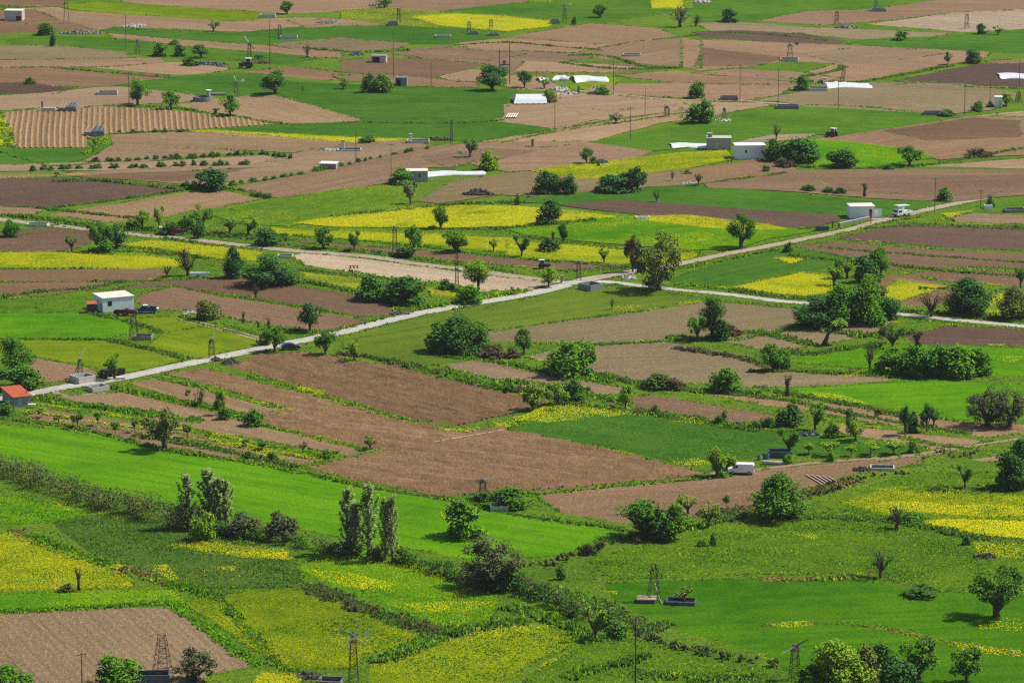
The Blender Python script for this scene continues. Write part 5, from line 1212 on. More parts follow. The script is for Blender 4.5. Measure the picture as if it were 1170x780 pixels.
gb = house('block_building', 'grey block building with a dark roof tank, left of the white cube house', 'building', 807.0, 171.3, R(-3), 6.6, 4.2, 3.1, 'grey', 'conc', [('door', 2.5, 3.3, 0, 2.1)], over=.1, door_mat='conc')
tk = thing('roof_tank', 'dark square water tank with a pale lid standing on the grey block building', 'tank', 810.5, 165.5, R(-3), z=0); tk.location.z = 3.28; tk.location.x, tk.location.y = gb.location.x + 1.0, gb.location.y + 1.6; MB().box(-.6, .6, -.5, .5, 0, .9).build('body', M_['concd'], tk); MB().box(-.7, .7, -.6, .6, .903, 1.05).build('lid', M_['conc'], tk)
wh = house('roadside_shed', 'white roadside shed with a dark doorway beside the white truck', 'shed', 971.3, 250.3, R(12), 3.9, 4.2, 3.0, 'white', 'roof', [], over=.1, left=[]) if False else house('roadside_shed', 'white roadside shed with a dark doorway beside the white truck', 'shed', 971.3, 250.3, R(6), 6.1, 4.6, 2.95, 'white', 'roof', [('opening', 4.75, 5.4, 0, 2.35)], over=.1)
sw = thing('yard_wall', 'short whitewashed yard wall right of the roadside shed', 'wall', 1001, 248.5, R(4)); MB().box(-1.4, 1.4, -.12, .12, 0, 1.9).build('wall', M_['white'], sw, .02); MB().box(-1.5, 1.5, -.2, .2, 1.903, 2.0).build('coping', M_['conc'], sw)
gx0, gy0 = G(959, 258); gx1, gy1 = G(993, 250.5); L = math.dist((gx0, gy0), (gx1, gy1))
lw = tag(empty('low_wall', (gx0, gy0, .03), math.atan2(gy1 - gy0, gx1 - gx0)), 'long low concrete wall beside the dirt road, left of the roadside shed', 'wall'); MB().box(0, L, -.15, .15, 0, .55).build('wall', M_['concd'], lw); MB().box(-.05, L + .05, -.22, .22, .553, .68).build('coping', M_['conc'], lw)
for xx, yy, ww, lab in ((1001, 250.8, 3.0, 'pale concrete slab at the foot of the short yard wall'),):
    s_ = thing('slab', lab, 'slab', xx, yy, R(4)); MB().box(-ww / 2, ww / 2, -.5, .5, 0, .16).build('slab_top', M_['conc'], s_, .02)
rh = house('red_roofed_hut', 'grey hut with an orange red sheet roof and light blue door at the left edge', 'hut', 16.0, 465.8, R(27), 3.5, 6.5, 2.0, 'concd', 'red', [('door', .9, 1.8, 0, 1.75)], over=.3, slope=.7, door_mat='bluedoor')
MB().tube([(3.0, 1.0, 2.2), (3.0, 1.0, 3.9)], .07, 8).build('chimney_pipe', M_['steel'], rh)
bt = thing('bench_table', 'small white table beside the red roofed hut', 'table', 36.5, 465.5, R(4)); MB().box(-.75, .75, -.4, .4, .62, .7).build('table_top', M_['white'], bt)
for sx in (-.6, .6):
    for sy in (-.3, .3): MB().box(sx - .05, sx + .05, sy - .05, sy + .05, 0, .618).build('leg', M_['white'], bt)
house('grey_hut', 'grey block hut with a small window at the left end of the white sheet', 'hut', 464.0, 208.2, R(4), 5.6, 3.8, 2.75, 'grey', 'roof', [('window', 3.2, 3.75, 1.2, 2.0)], over=.12)
house('low_white_hut', 'low pale hut with a white roof on the bare fields left of two poles', 'hut', 365, 193.6, R(-8), 4.4, 3.6, 1.45, 'concd', 'whiteroof', [], over=.12, right=[('door', .6, 1.4, 0, 1.2)])
house('open_shed', 'small grey shed with a dark open front on the far bare fields', 'shed', 424, 71.8, R(-6), 4.6, 3.4, 2.0, 'conc', 'concd', [('opening', .4, 2.7, 0, 1.7)], over=.1)
house('dark_shed', 'dark roofed open shed right of the dark tree clump', 'shed', 451.8, 98.5, R(-6), 3.4, 3.2, 2.4, 'concd', 'stoned', [('opening', .3, 1.5, 0, 2.0)], over=.15)
house('square_shed', 'grey square shed with a pale flat roof in the top left corner', 'shed', 5.2, 24.0, R(-5), 5.9, 4.6, 3.3, 'conc', 'roof', [('opening', 3.9, 5.5, 0, 1.6)], over=.1)
house('tool_shed', 'narrow white shed shaded by a lime tree at far right', 'shed', 1136.2, 123.2, R(-6), 2.2, 2.2, 3.0, 'white', 'whiteroof', [('door', 1.2, 1.9, 0, 2.0)], over=.06, door_mat='conc')
house('pale_hut', 'small pale hut half hidden beside the upper dirt road', 'hut', 183.0, 268.0, R(8), 2.4, 2.0, 1.5, 'conc', 'roof', [('opening', 1.3, 1.9, 0, 1.2)], over=.1)
# ---------------------------------------------------------------- wind pumps (lattice towers)
def bar(mb, a, b, r): mb.tube([a, b], r, 4)
def tower(px, py, hpx, label, base=1.1, top=.3, head=None, mat='rust', rot=.3, group=None, ang=.6, thick=1.0, blade_l=2.2, tilt=0, lev=5):
    h = VH(hpx, py); o = thing('wind_pump' if head else 'lattice_tower', label, 'wind pump' if head else 'tower', px, py, rot, group)
    if tilt: o.rotation_euler = (0, tilt, rot)
    th = .05 * thick
    cor = [(1, 1), (-1, 1), (-1, -1), (1, -1)]
    hw = lambda z: (base + (top - base) * z / h) / 2
    for sx, sy in cor: m = MB(); bar(m, (sx * base / 2, sy * base / 2, -.05), (sx * top / 2, sy * top / 2, h), th); m.build('leg', M_[mat], o)
    br = MB()
    for l in range(lev):
        z0, z1 = h * l / lev, h * (l + 1) / lev; a, b = hw(z0), hw(z1)
        for k in range(4):
            (ax, ay), (bx, by) = cor[k], cor[(k + 1) % 4]
            bar(br, (ax * b, ay * b, z1), (bx * b, by * b, z1), th * .7)
            p, q = ((ax * a, ay * a, z0), (bx * b, by * b, z1)) if (l + k) % 2 else ((bx * a, by * a, z0), (ax * b, ay * b, z1)); bar(br, p, q, th * .55)
    br.build('bracing', M_[mat], o)
    if head:
        hd = MB().box(-.35, .3, -.22, .22, h + .003, h + .38).build('gear_head', M_['steel'], o); MB().box(-top, top, -top, top, h * .9, h * .9 + .05).build('platform', M_[mat], o)
        if head in ('four', 'two', 'white'):
            n = {'four': 4, 'two': 2, 'white': 3}[head]
            hub = MB().disc((-.1, -.42, h + .2), (0, 1, 0), .16, .35, 8).build('hub', M_['steel'], o)
            for k in range(n):
                t_ = ang + 2 * math.pi * k / n; dx, dz = math.cos(t_), math.sin(t_); m = MB(); w_ = .13
                m.add([(-.1 + dx * .15 - dz * w_, -.5, h + .2 + dz * .15 + dx * w_), (-.1 + dx * .15 + dz * w_, -.44, h + .2 + dz * .15 - dx * w_), (-.1 + dx * blade_l + dz * w_ * .7, -.44, h + .2 + dz * blade_l - dx * w_ * .7), (-.1 + dx * blade_l - dz * w_ * .7, -.5, h + .2 + dz * blade_l + dx * w_ * .7)] , [(0, 1, 2, 3)])
                b = m.build('blade', M_['blade' if k != 1 else 'steel'], hub); s = b.modifiers.new('solid', 'SOLIDIFY'); s.thickness = .04
        if head in ('tail', 'white', 'four', 'wheel'):
            bm = MB(); bar(bm, (0, .2, h + .2), (1.5, .5, h + .3), .04); bm.build('tail_boom', M_['steel'], o)
            MB().add([(1.3, .48, h + .3), (2.6, .6, h + .85), (2.6, .62, h - .35), (1.3, .52, h + .26), (2.6, .66, h + .85), (2.6, .68, h - .35)], [(0, 1, 2), (3, 5, 4), (0, 3, 4, 1), (1, 4, 5, 2), (2, 5, 3, 0)]).build('tail_vane', M_['tealv' if head == 'tail' else 'blade'], o)
        if head in ('wheel', 'tail'):
            m = MB(); c = (-.6, -.3, h + .2)
            for k in range(10):
                t_ = 2 * math.pi * k / 10; bar(m, c, (c[0] - .05 * math.cos(t_), c[1] + 1.15 * math.cos(t_), c[2] + 1.15 * math.sin(t_)), .03)
            m.build('wheel', M_['steel'], o)
    return o
for a in ((404, 779, 52, 'tall brown wind pump with four long white blades at the bottom, left of centre', 1.5, .7, 'four', 'rust', .15, .98, 2.4), (908, 776, 38, 'brown wind pump with two pale blades at the bottom right', 1.5, .8, 'two', 'rust', .2, 3.6, 2.2), (153, 389, 27, 'rusty lattice tower in front of the red tractor', 1.9, .9, None, 'rust', .3, 0, 0), (242, 409, 20, 'dark wind pump beside the white road near the dark soil heap', 1.3, .7, 'two', 'rust', .3, 1.1, 1.6), (92, 432, 20, 'wind pump with thin spread blades behind the concrete cistern at left', 1.2, .6, 'two', 'steel', .3, 1.15, 2.6),
          (551.5, 569, 20, 'dark tower with a crossarm at the lower corner of the big ploughed field', 1.2, .8, 'two', 'rust', .2, .05, 1.4), (186, 772, 48, 'tall bare lattice tower without wheel in the bottom left ploughed field', 2.6, .9, None, 'rust', .4, 0, 0), (747, 686, 42, 'narrow two legged looking lattice tower in the right meadow', 1.9, .6, None, 'rust', .2, 0, 0), (451, 288, 27, 'dark lattice tower between two trees in the row along the narrow brown field', 1.0, .7, 'two', 'rust', .2, .1, 1.0), (522, 325, 36, 'thin black lattice pole tower on the edge of the sandy plot', .7, .35, None, 'rust', .2, 0, 0),
          (661, 320, 20, 'wind pump with a long pale boom by the crossroads', 1.1, .6, 'two', 'rust', .2, .42, 2.2),
          (157.5, 62, 15, 'wind pump with a white head in the far green strip at left', 1.3, .6, 'white', 'steel', .3, .6, .8), (285, 68, 18, 'rusty wind pump behind the red tractor in the far fields', 1.2, .6, 'two', 'rust', .3, 2.2, 2.6), (270, 111, 17, 'wind pump with a white tail beside the round stone tank', 1.4, .5, 'white', 'steel', .3, 1.9, 1.8), (319.6, 43, 14, 'rusty tower in the deep green strip at top left', 1.1, .7, None, 'rust', .3, 0, 0), (455.5, 26, 15, 'rusty T topped tower in the olive strip at the top', 1.1, .8, 'two', 'rust', .3, .05, .9), (536, 37, 12, 'left of two rusty towers below the yellow field at the top', 1.1, .7, None, 'rust', .3, 0, 0), (561, 33, 10, 'right of two rusty towers below the yellow field at the top', 1.1, .7, None, 'rust', .3, 0, 0), (645, 26, 19, 'tall grey wind pump right of the yellow field at the top', 1.2, .5, 'white', 'steel', .3, .6, .9),
          (762, 134, 11, 'rusty wind pump among grey bushes left of the long green field', 1.5, .9, 'wheel', 'rust', .3, 0, 0), (956, 28, 14, 'red rusty tower beside a heap at top right', 1.2, .8, None, 'rust', .3, 0, 0), (1001, 12, 12, 'grey tower at the top edge, right', 1.2, .6, 'white', 'steel', .3, .6, .7), (1104.5, 33, 16, 'red rusty tower on the pale field at top right', 1.3, .8, None, 'rust', .3, 0, 0), (902.5, 66, 14, 'rusty wind pump with a teal tail vane above a stone cistern', 1.6, 1.0, 'tail', 'rust', 0, 0, 0), (962, 93, 13, 'leaning rusty tower behind the white tarpaulin', 1.0, .7, None, 'rust', .3, 0, 0), (516, 163, 26, 'thin grey mast on the edge of the large green field', .6, .3, None, 'steel', .3, 0, 0), (827.5, 137, 12, 'grey wind pump by the stones left end of the long green field', 1.1, .5, 'two', 'steel', .3, 1.5, 1.0), (1163.5, 116, 10, 'rusty lattice base at the right edge beside a pole', 1.3, .9, None, 'rust', .3, 0, 0)):
    lev = 8 if a[2] > 35 else 5 if a[2] > 18 else 3
    tower(a[0], a[1], a[2], a[3], a[4], a[5], a[6], a[7], a[8], None, a[9], 1.0 if a[1] > 250 else 1.25, a[10] or 1, .2 if 'leaning' in a[3] else 0, lev)
# ---------------------------------------------------------------- poles
def pole(px, py, top, label, arm=1, mat='wood', r=.12, name='utility_pole', cat='pole'):
    h = VH(py - top, py); o = thing(name, label, cat, px, py, R(random.uniform(-25, 25)))
    MB().tube([(0, 0, -.1), (0, 0, h)], [r, r * .7], 8).build('post', M_[mat], o)
    if arm:
        a = MB().box(-.8, .8, -.06, .06, h - .35, h - .25).build('crossarm', M_['steel'], o)
        for k in (-.7, 0, .7): MB().tube([(k, 0, h - .247), (k, 0, h - .03)], [.05, .035], 6).build('insulator', M_['insul'], a)
    return o
for a in ((144, 57, 17, 'thin pole left of the far wind pump with a white head'), (147.5, 118, 83, 'thin pole just left of the round tree above the ridged field'), (308.5, 86, 24, 'tall pole left of centre standing above the broad round tree'), (449.5, 89, 36, 'tall pole rising behind the dark roofed shed'), (492.6, 99, 72, 'short pole on the upper edge of the large green field'), (406.7, 187, 153, 'pole on the bare fields, left of two'), (447, 206, 165, 'pole on the bare fields, right of two beside the grey hut'), (701, 106, 73, 'pole at the end of the yellow green strip by the white sheets'), (737, 133, 100, 'pole in the middle of the wide bare field'), (845.4, 115, 75, 'pole beside the pale track right of the round green tree'), (634, 152, 114, 'pole on the edge between the bare field and the small green point'), (720.5, 160, 123, 'pole at the left point of the long green field'),
          (889, 122, 78, 'pole left of the green field with the tractor'), (942.6, 95, 80, 'short thin pole on the stone cistern by the white tarpaulin'), (957.7, 125, 93, 'slanting pole on the upper edge of the long green field'), (1102, 132, 97, 'pole left of the white shed at far right'), (1131, 119, 90, 'thin pole just left of the white shed'), (1164, 118, 68, 'tall pole at the right edge beyond the white shed'), (1068, 243, 204, 'tall black pole beside the dirt road right of the white truck'), (1120.5, 236, 217, 'short black pole by the white tank at far right'), (726, 792, 704, 'tall black pole with an angled arm at the bottom centre'), (94, 790, 745, 'grey concrete pole in the bottom left ploughed field')):
    pole(*a, arm=1 if a[1] > 150 else 0, r=.10 if a[1] < 250 else .13, mat='steel' if 'grey' in a[3] else 'wood')
dp = thing('transformer_poles', 'double pole with a transformer drum right of the big dark round tree', 'pole', 577, 95.5, R(5)); hh_ = VH(46, 95)
for sx, k in ((-1.6, .82), (1.4, 1.0)): MB().tube([(sx, 0, -.1), (sx, 0, hh_ * k)], [.13, .1], 8).build('post', M_['wood'], dp)
MB().box(-2.2, 2.0, -.08, .08, hh_ * .78, hh_ * .78 + .12).build('crossarm', M_['steel'], dp); MB().tube([(-.2, 0, hh_ * .47), (-.2, 0, hh_ * .56)], .45, 10).build('transformer', M_['steel'], dp); MB().box(-1.6, 1.4, -.05, .05, hh_ * .44, hh_ * .465).build('shelf', M_['steel'], dp)
ap = thing('twin_mast', 'two legged mast on the far bare field at top left', 'mast', 76, 27, R(5)); hh_ = VH(30, 27)
for sx in (-.55, .55): MB().tube([(sx * 1.6, 0, -.1), (sx * .5, 0, hh_)], .1, 6).build('leg', M_['wood'], ap)
MB().box(-.6, .6, -.05, .05, hh_ * .6, hh_ * .6 + .1).build('crossbar', M_['wood'], ap)
def wire(a, ha, b, hb, sag, label):
    (x0, y0), (x1, y1) = G(*a), G(*b); ha, hb = VH(ha, a[1]), VH(hb, b[1])
    pts = [(x0 + (x1 - x0) * t, y0 + (y1 - y0) * t, ha + (hb - ha) * t - sag * 4 * t * (1 - t) + .04) for t in np.linspace(0, 1, 14)]
    tag(MB().tube(pts, .025, 4).build('power_cable', M_['dark']), label, 'cable')
wire((634, 152), 37, (720.5, 160), 36, 3.2, 'thin dark cable sagging between two poles over the wide bare field')
# ---------------------------------------------------------------- cisterns, tanks and slabs
def cistern(px, py, rz, w, d, h, label, mat='conc', t=.22, water=True, name='cistern', inner=None):
    o = thing(name, label, 'cistern', px, py, rz)
    m = MB(); m.box(-w / 2, w / 2, -d / 2, -d / 2 + t, -.05, h); m.box(-w / 2, w / 2, d / 2 - t, d / 2, -.05, h); m.box(-w / 2, -w / 2 + t, -d / 2 + t, d / 2 - t, -.05, h); m.box(w / 2 - t, w / 2, -d / 2 + t, d / 2 - t, -.05, h)
    m.build('wall', M_[mat], o, .02); MB().box(-w / 2 + t, w / 2 - t, -d / 2 + t, d / 2 - t, 0, h * .35).build('water' if water else 'bottom', M_['water' if water else 'concd'], o); return o
for a in ((675, 330.2, R(40), 3.8, 4.2, 1.3, 'square grey concrete cistern standing at the crossroads', 'concd'), (94.5, 436, R(38), 4.0, 3.6, 1.35, 'concrete cistern on the far side of the white road, under a wind pump', 'conc'), (111, 445.5, R(36), 3.8, 3.0, .9, 'lower concrete cistern on the near side of the white road', 'conc'), (164, 387, R(-4), 3.8, 3.0, .8, 'small dark cistern right of the rusty lattice tower', 'concd'), (891, 521.5, R(-4), 4.4, 2.6, 1.2, 'grey rectangular water tank with a pale rim under a tree right of the white van', 'bluegrey'), (1008, 535.5, R(-6), 4.4, 3.0, .45, 'ruined grey cistern on the scrub bank at right', 'stone'), (171, 778, R(6), 6.0, 3.0, 1.3, 'dark grey concrete cistern at the bottom edge beside the tall lattice tower', 'bluegrey'), (378, 781, R(-8), 3.6, 3.0, .8, 'small stone cistern at the foot of the four bladed wind pump', 'stoned'), (571, 582, R(-4), 3.2, 2.2, .8, 'small blue and white trough between bushes below the big ploughed field', 'conc'), (43, 258, R(-6), 5.2, 2.8, .6, 'pale cistern beside the upper dirt road at left', 'conc'), (326, 294, R(-5), 3.6, 2.6, .6, 'concrete cistern where the upper road meets the sandy plot', 'conc'), (935, 103.5, R(-5), 5.6, 4.4, .9, 'broken stone cistern left of the white tarpaulin', 'conc'), (902, 69, R(-5), 5.6, 4.6, .6, 'stone cistern at the foot of the wind pump with the teal vane', 'stone'), (985, 10.5, R(-5), 4.4, 3, .8, 'dark cistern under the grey tower at the top edge', 'concd') if False else (1004, 13, R(-5), 5, 3, .8, 'dark cistern under the grey tower at the top edge', 'concd'), (900, 124.5, R(-3), 6.4, 3, 1.1, 'dark stone cistern at the left end of the long green field', 'stoned'), (1066, 131.5, R(-3), 5.6, 3, 1.0, 'dark stone cistern on the far right bank of the long green field', 'stoned'), (986, 35, R(0), 3, 2, .6, 'x', 'conc') if False else (833, 114, R(-2), 5.2, 3, 1.0, 'dark stone cistern by the pale track in the far middle', 'stoned'), (478, 163, R(0), 6.0, 4.0, .7, 'pale cistern with a white pump post, right of two', 'conc'), (399, 172, R(0), 6.5, 4.0, .5, 'pale cistern with a white pump post, left of two', 'conc'), (306, 20, R(0), 5.2, 3, 1.0, 'grey concrete block tank beside the tree at the top edge', 'conc'), (449, 29, R(0), 3.4, 3, 1.2, 'dark cistern at the foot of the T topped tower', 'concd'), (541, 39.5, R(0), 3.2, 2.6, .9, 'dark cistern under the left of the two rusty towers', 'concd'), (564, 41, R(0), 3.6, 2.6, .8, 'dark cistern under the right of the two rusty towers', 'concd'), (506, 43, R(0), 5, 3, .7, 'grey broken cistern in the deep green strip at the top', 'stone'), (634, 27, R(0), 3.2, 2.6, 1.2, 'dark cistern right of the yellow field at the top', 'concd'), (330, 44, R(0), 5.6, 3, .8, 'pale ruined cistern in the deep green strip at top left', 'stone'), (1159, 242, R(5), 5, 3.2, .8, 'blue grey cistern at the right edge', 'concd'), (123, 108, R(0), 6, 3.6, .9, 'pale stone cistern in the light bare field above the ridged field', 'stone'), (722, 64, R(0), 5.4, 3.4, .6, 'pale cistern with dark pump parts on the bare fields, top centre', 'conc'), (778, 688.5, R(-8), 4.8, 3.2, .5, 'blue rimmed basin with a bush in it, right of the narrow tower', 'bluegrey')):
    cistern(*a)
tree(781, 688, 22, 18, 'S', 'o', 'thin bush growing out of the blue rimmed basin')
rt = thing('round_tank', 'round grey stone tank with a capped pillar on the bare field', 'tank', 232, 115.5); m = MB()
ring = lambda r, z: [(r * math.cos(2 * math.pi * k / 22), r * math.sin(2 * math.pi * k / 22), z) for k in range(22)]
V_ = ring(3.0, 0) + ring(2.9, 1.3) + ring(2.6, 1.3) + ring(2.6, .5); m.add(V_, [(i + 22 * j, (i + 1) % 22 + 22 * j, (i + 1) % 22 + 22 * (j + 1), i + 22 * (j + 1)) for j in range(3) for i in range(22)]); m.build('wall', M_['stoned'], rt)
MB().add(ring(2.6, .55), [tuple(range(22))]).build('water', M_['water'], rt); pl = MB().tube([(1.6, .9, .5), (1.6, .9, 2.9)], [.55, .4], 10).build('pillar', M_['conc'], rt); MB().disc((1.6, .9, 3.0), (0, 0, 1), .85, .16, 12).build('cap', M_['white'], pl)
ct = thing('stone_cover', 'low flat stone cover right of the round grey tank', 'slab', 249, 108.5, R(12)); MB().box(-2.2, 2.2, -.9, .9, 0, .5).build('slab_top', M_['stoned'], ct, .05)
for px, py, hpx, lab in ((469, 164, 11, 'white pump post on the right pale cistern'), (392, 171, 11, 'white pump post on the left pale cistern'), (608.5, 168, 9, 'grey pump post on the bare field right of the large green field'), (661, 106, 8, 'dark pump post among the white sheets'), (942, 100, 11, 'white pump post by the white tarpaulin')):
    o = thing('pump_post', lab, 'pump', px, py, z=.04); h = VH(hpx, py); k = 'concd' if 'dark' in lab or 'grey' in lab else 'white'
    MB().box(-.35, .35, -.3, .3, 0, h * .8).build('pillar', M_[k], o, .04); MB().box(-.5, .5, -.45, .45, h * .8 + .003, h).build('cap', M_['conc' if k == 'white' else 'concd'], o, .03); MB().tube([(.2, -.3, h * .6), (.2, -.9, h * .55)], .07, 6).build('spout', M_['steel'], o)
ps = thing('pump_platform', 'pale raised concrete platform at the foot of the narrow tower in the right meadow', 'platform', 740, 687, R(-4)); MB().box(-1.7, 1.4, -1.3, 1.1, .5, .72).build('slab_top', M_['plank'], ps, .02); MB().box(-1.5, 1.2, -1.1, .9, 0, .498).build('base', M_['bluegrey'], ps)
tag(MB().tube([Vector((*G(748, 677), .1)) + Vector((0, 0, 1.6)), Vector((*G(752, 683), .5)), Vector((*G(756.5, 690.5), .12))], .07, 6).build('drain_pipe', M_['pipe']), 'slanting white pipe leaning from the narrow tower', 'pipe')
tag(MB().tube([(*G(x, y), .32) for x, y in ((495, 506.5), (515, 503), (535, 499.5), (556, 496), (576, 492.5))], .06, 6).build('irrigation_pipe', M_['pipe']), 'long straight white pipe lying across the big ploughed field', 'pipe')
# ---------------------------------------------------------------- sheets, rubble and heaps
def lumps(name, label, cat, px, py, w, d, h, n, mat, size=.5, seed=0, z=.0, rz=0):
    """a heap: many angular stones piled on a mound"""
    o = thing(name, label, cat, px, py, rz, z=.02); m = MB(); random.seed(seed + int(px))
    for k in range(n):
        a, r = random.uniform(0, 6.28), random.random() ** .6; x, y = math.cos(a) * r * w / 2, math.sin(a) * r * d / 2; hz = h * (1 - r ** 1.6) * random.uniform(.3, 1); s = size * random.uniform(.5, 1.3)
        rot = Matrix.Rotation(random.uniform(0, 3), 3, Vector((random.random(), random.random(), random.random() + .1)).normalized())
        V = [Vector((sx * s * random.uniform(.6, 1), sy * s * random.uniform(.5, 1), sz * s * .6)) for sx in (-.5, .5) for sy in (-.5, .5) for sz in (-.5, .5)]
        m.add([tuple(rot @ v + Vector((x, y, max(hz, .1)))) for v in V], [(0, 1, 3, 2), (4, 6, 7, 5), (0, 4, 5, 1), (2, 3, 7, 6), (0, 2, 6, 4), (1, 5, 7, 3)])
    nb = 14; V = [(0, 0, h * .8)]; F_ = []
    for j, (rr, zz) in enumerate(((.35, .68), (.7, .3), (1.0, -.02))): V += [(math.cos(2 * math.pi * k / nb) * rr * w / 2 * random.uniform(.85, 1.1), math.sin(2 * math.pi * k / nb) * rr * d / 2 * random.uniform(.85, 1.1), zz * h * random.uniform(.8, 1.2)) for k in range(nb)]
    F_ = [(0, 1 + k, 1 + (k + 1) % nb) for k in range(nb)] + [(1 + j * nb + k, 1 + (j + 1) * nb + k, 1 + (j + 1) * nb + (k + 1) % nb, 1 + j * nb + (k + 1) % nb) for j in range(2) for k in range(nb)]
    m.add(V, F_); m.build('rubble' if mat != 'mound' else 'heap', M_[mat], o); return o
random.seed(99)
for a in (('soil_heap', 'dark soil heap beside the white road near the wind pump', 'heap', 264, 415.5, 4.2, 3.2, 1.3, 60, 'mound', .4), ('soil_heap', 'smaller dark heap at the foot of the wind pump by the white road', 'heap', 247, 412, 2.4, 2, .9, 30, 'mound', .4), ('stone_bank', 'long grey rubble bank below the far grey shed', 'rubble', 92, 38.5, 14, 4, .9, 120, 'stoned', .9), ('stone_heap', 'pale rubble beside the bush at far left', 'rubble', 51, 39, 5, 3, .7, 40, 'stone', .7), ('rubble_heap', 'white rubble heap with a dark peak on the far bare field', 'rubble', 154, 30.5, 9, 4, .8, 70, 'stone', .8), ('rubble_heap', 'grey heap beside the red rusty tower at top right', 'rubble', 966, 32, 7, 4, 1.3, 60, 'stoned', .8), ('rubble_heap', 'grey junk among the broken white frames', 'rubble', 640, 103, 6, 4, 1.0, 60, 'stone', .7), ('rubble_heap', 'pale rubble in front of the dark pump post', 'rubble', 650, 108, 6.5, 3, .7, 50, 'stone', .7), ('rubble_heap', 'white broken stones between the two lower white pump cisterns', 'rubble', 376, 172, 5, 3, .4, 40, 'stone', .6), ('rubble_heap', 'brown rubble right of the white pump post', 'rubble', 500, 160, 9, 3, .7, 60, 'brown', .7), ('rubble_heap', 'pale stones on the yard edge right of the blue pickup', 'rubble', 219, 358, 4.4, 2, .5, 40, 'stone', .5), ('stone_heap', 'white stones beside the brown slender tree by the crossroads', 'rubble', 718, 318, 4, 2.4, .9, 36, 'stone', .6), ('rubble_heap', 'dark heap in the long line beside the tractor of the far fields', 'rubble', 236, 74, 14, 4, .8, 110, 'bluegrey', .8), ('rubble_heap', 'brown earth pile beside the tractor trailer in the far fields', 'rubble', 300, 72.5, 5, 3, .8, 40, 'brown', .6), ('rubble_heap', 'dark heap on the bare fields left of the open shed', 'rubble', 407, 63, 5, 3, 1.0, 40, 'bluegrey', .7), ('rubble_heap', 'dark heap at the top edge under the dark tree', 'rubble', 430, 7, 5, 3, .9, 40, 'stoned', .8), ('stone_heap', 'pale stones on the top green field at right', 'rubble', 802, 3, 6, 3, 1, 40, 'stone', .8), ('rubble_heap', 'dark scrub heap at top left of the light strip', 'rubble', 375, 26.5, 9, 3, .7, 50, 'stoned', .7), ('rubble_heap', 'dark blue heap behind the light tree on the strip', 'rubble', 924, 497, 4.2, 2.4, .9, 44, 'bluegrey', .5), ('rubble_heap', 'dark heap at the right end of the two white pump cisterns', 'rubble', 547, 223, 9, 3.4, 1.6, 80, 'mound', .7), ('rubble_heap', 'pale blue bit of junk right of the tree by the blue barrel', 'rubble', 688, 186.5, 3.6, 2, 1.1, 34, 'bluegrey', .6), ('stone_heap', 'white stones at the long green field, left end', 'rubble', 826, 138.5, 4.5, 2.4, .7, 40, 'stone', .6), ('rubble_heap', 'dark earth mound in the meadow at right beside the yellow patch', 'rubble', 1127, 636.5, 4.2, 2.2, .7, 40, 'mound', .5), ('rubble_heap', 'grey stone heap with dark gaps at the bottom left of the four bladed wind pump', 'rubble', 353, 773, 4.5, 3, 1, 50, 'mound', .5), ('rubble_heap', 'small grey stone on the ploughed field', 'stone', 543.5, 441, 1.3, 1, .5, 14, 'stoned', .4), ('rubble_heap', 'dark rubble beside the roadside below the sandy plot', 'rubble', 457, 359, 4.6, 2, .5, 44, 'bluegrey', .5), ('stone_heap', 'pale stones on the field edge above the green strip', 'rubble', 787, 210, 4.5, 2, .4, 34, 'stone', .5), ('rubble_heap', 'grey rubble on the edge of the ruined scrub bank', 'rubble', 984, 537, 3.6, 2.2, .7, 40, 'mound', .5), ('rubble_heap', 'dark junk on the bank left of the roadside', 'rubble', 124, 428.5, 1.5, 1, .6, 16, 'bluegrey', .4)):
    lumps(*a)
def sheet_thing(px, py, wpx, dm, hm, label, rz=0, sag=.3, name='plastic_sheet', cat='plastic sheet', mat='tarp', taper=0.0):
    """a wrinkled white sheet over low hoops or lying on the ground"""
    o = thing(name, label, cat, px, py, rz, z=.02); w = wpx / S(py); nx, ny = 26, 8; top, bot = [], []
    for j in range(ny + 1):
        for i in range(nx + 1):
            u, v = i / nx, j / ny; sh = 1 - taper * u
            x = (u - .5) * w * (1 + .04 * math.sin(9 * v)); y = (v - .5) * dm * sh + .12 * dm * math.sin(u * 5)
            z = hm * math.sin(math.pi * min(1, max(0, v))) ** .5 * (1 - .15 * math.sin(u * 6 + v) ** 2) + random.uniform(0, .06) + .02; top.append((x, y, z))
    F_ = [(j * (nx + 1) + i, j * (nx + 1) + i + 1, (j + 1) * (nx + 1) + i + 1, (j + 1) * (nx + 1) + i) for j in range(ny) for i in range(nx)]
    me = mesh_obj('sheet', top, F_, M_[mat], o, True); s = me.modifiers.new('solid', 'SOLIDIFY'); s.thickness = .03; return o
sheet_thing(519, 199.5, 68, 7.0, .8, 'long white plastic sheet draped low to the right of the grey hut', R(9), taper=.5)
sheet_thing(674, 91.5, 38, 13, .9, 'white plastic sheet right of the broken frames', R(6), taper=.35)
sheet_thing(968, 98, 50, 14, .5, 'bright white tarpaulin lying beside the leaning tower', R(4), taper=.3)
sheet_thing(1162, 87.5, 42, 12, .4, 'white tarpaulin on the dark field at the right edge', R(0))
sheet_thing(787, 167, 42, 8, .5, 'torn white sheeting on the ground left of the grey block building', R(6))
sheet_thing(644, 91.5, 18, 8, 1.2, 'collapsed white frame cover left of the big white sheet', R(-20), taper=.6)
sheet_thing(620, 92, 10, 5, .8, 'small torn white cover over broken frames', R(15), taper=.4)
pt = thing('polytunnel', 'low white polytunnel with a torn green hole and bushes along its front', 'greenhouse', 605, 116.5, R(3)); w_ = 38 / S(116)
m = MB(); n_ = 9; V_ = []
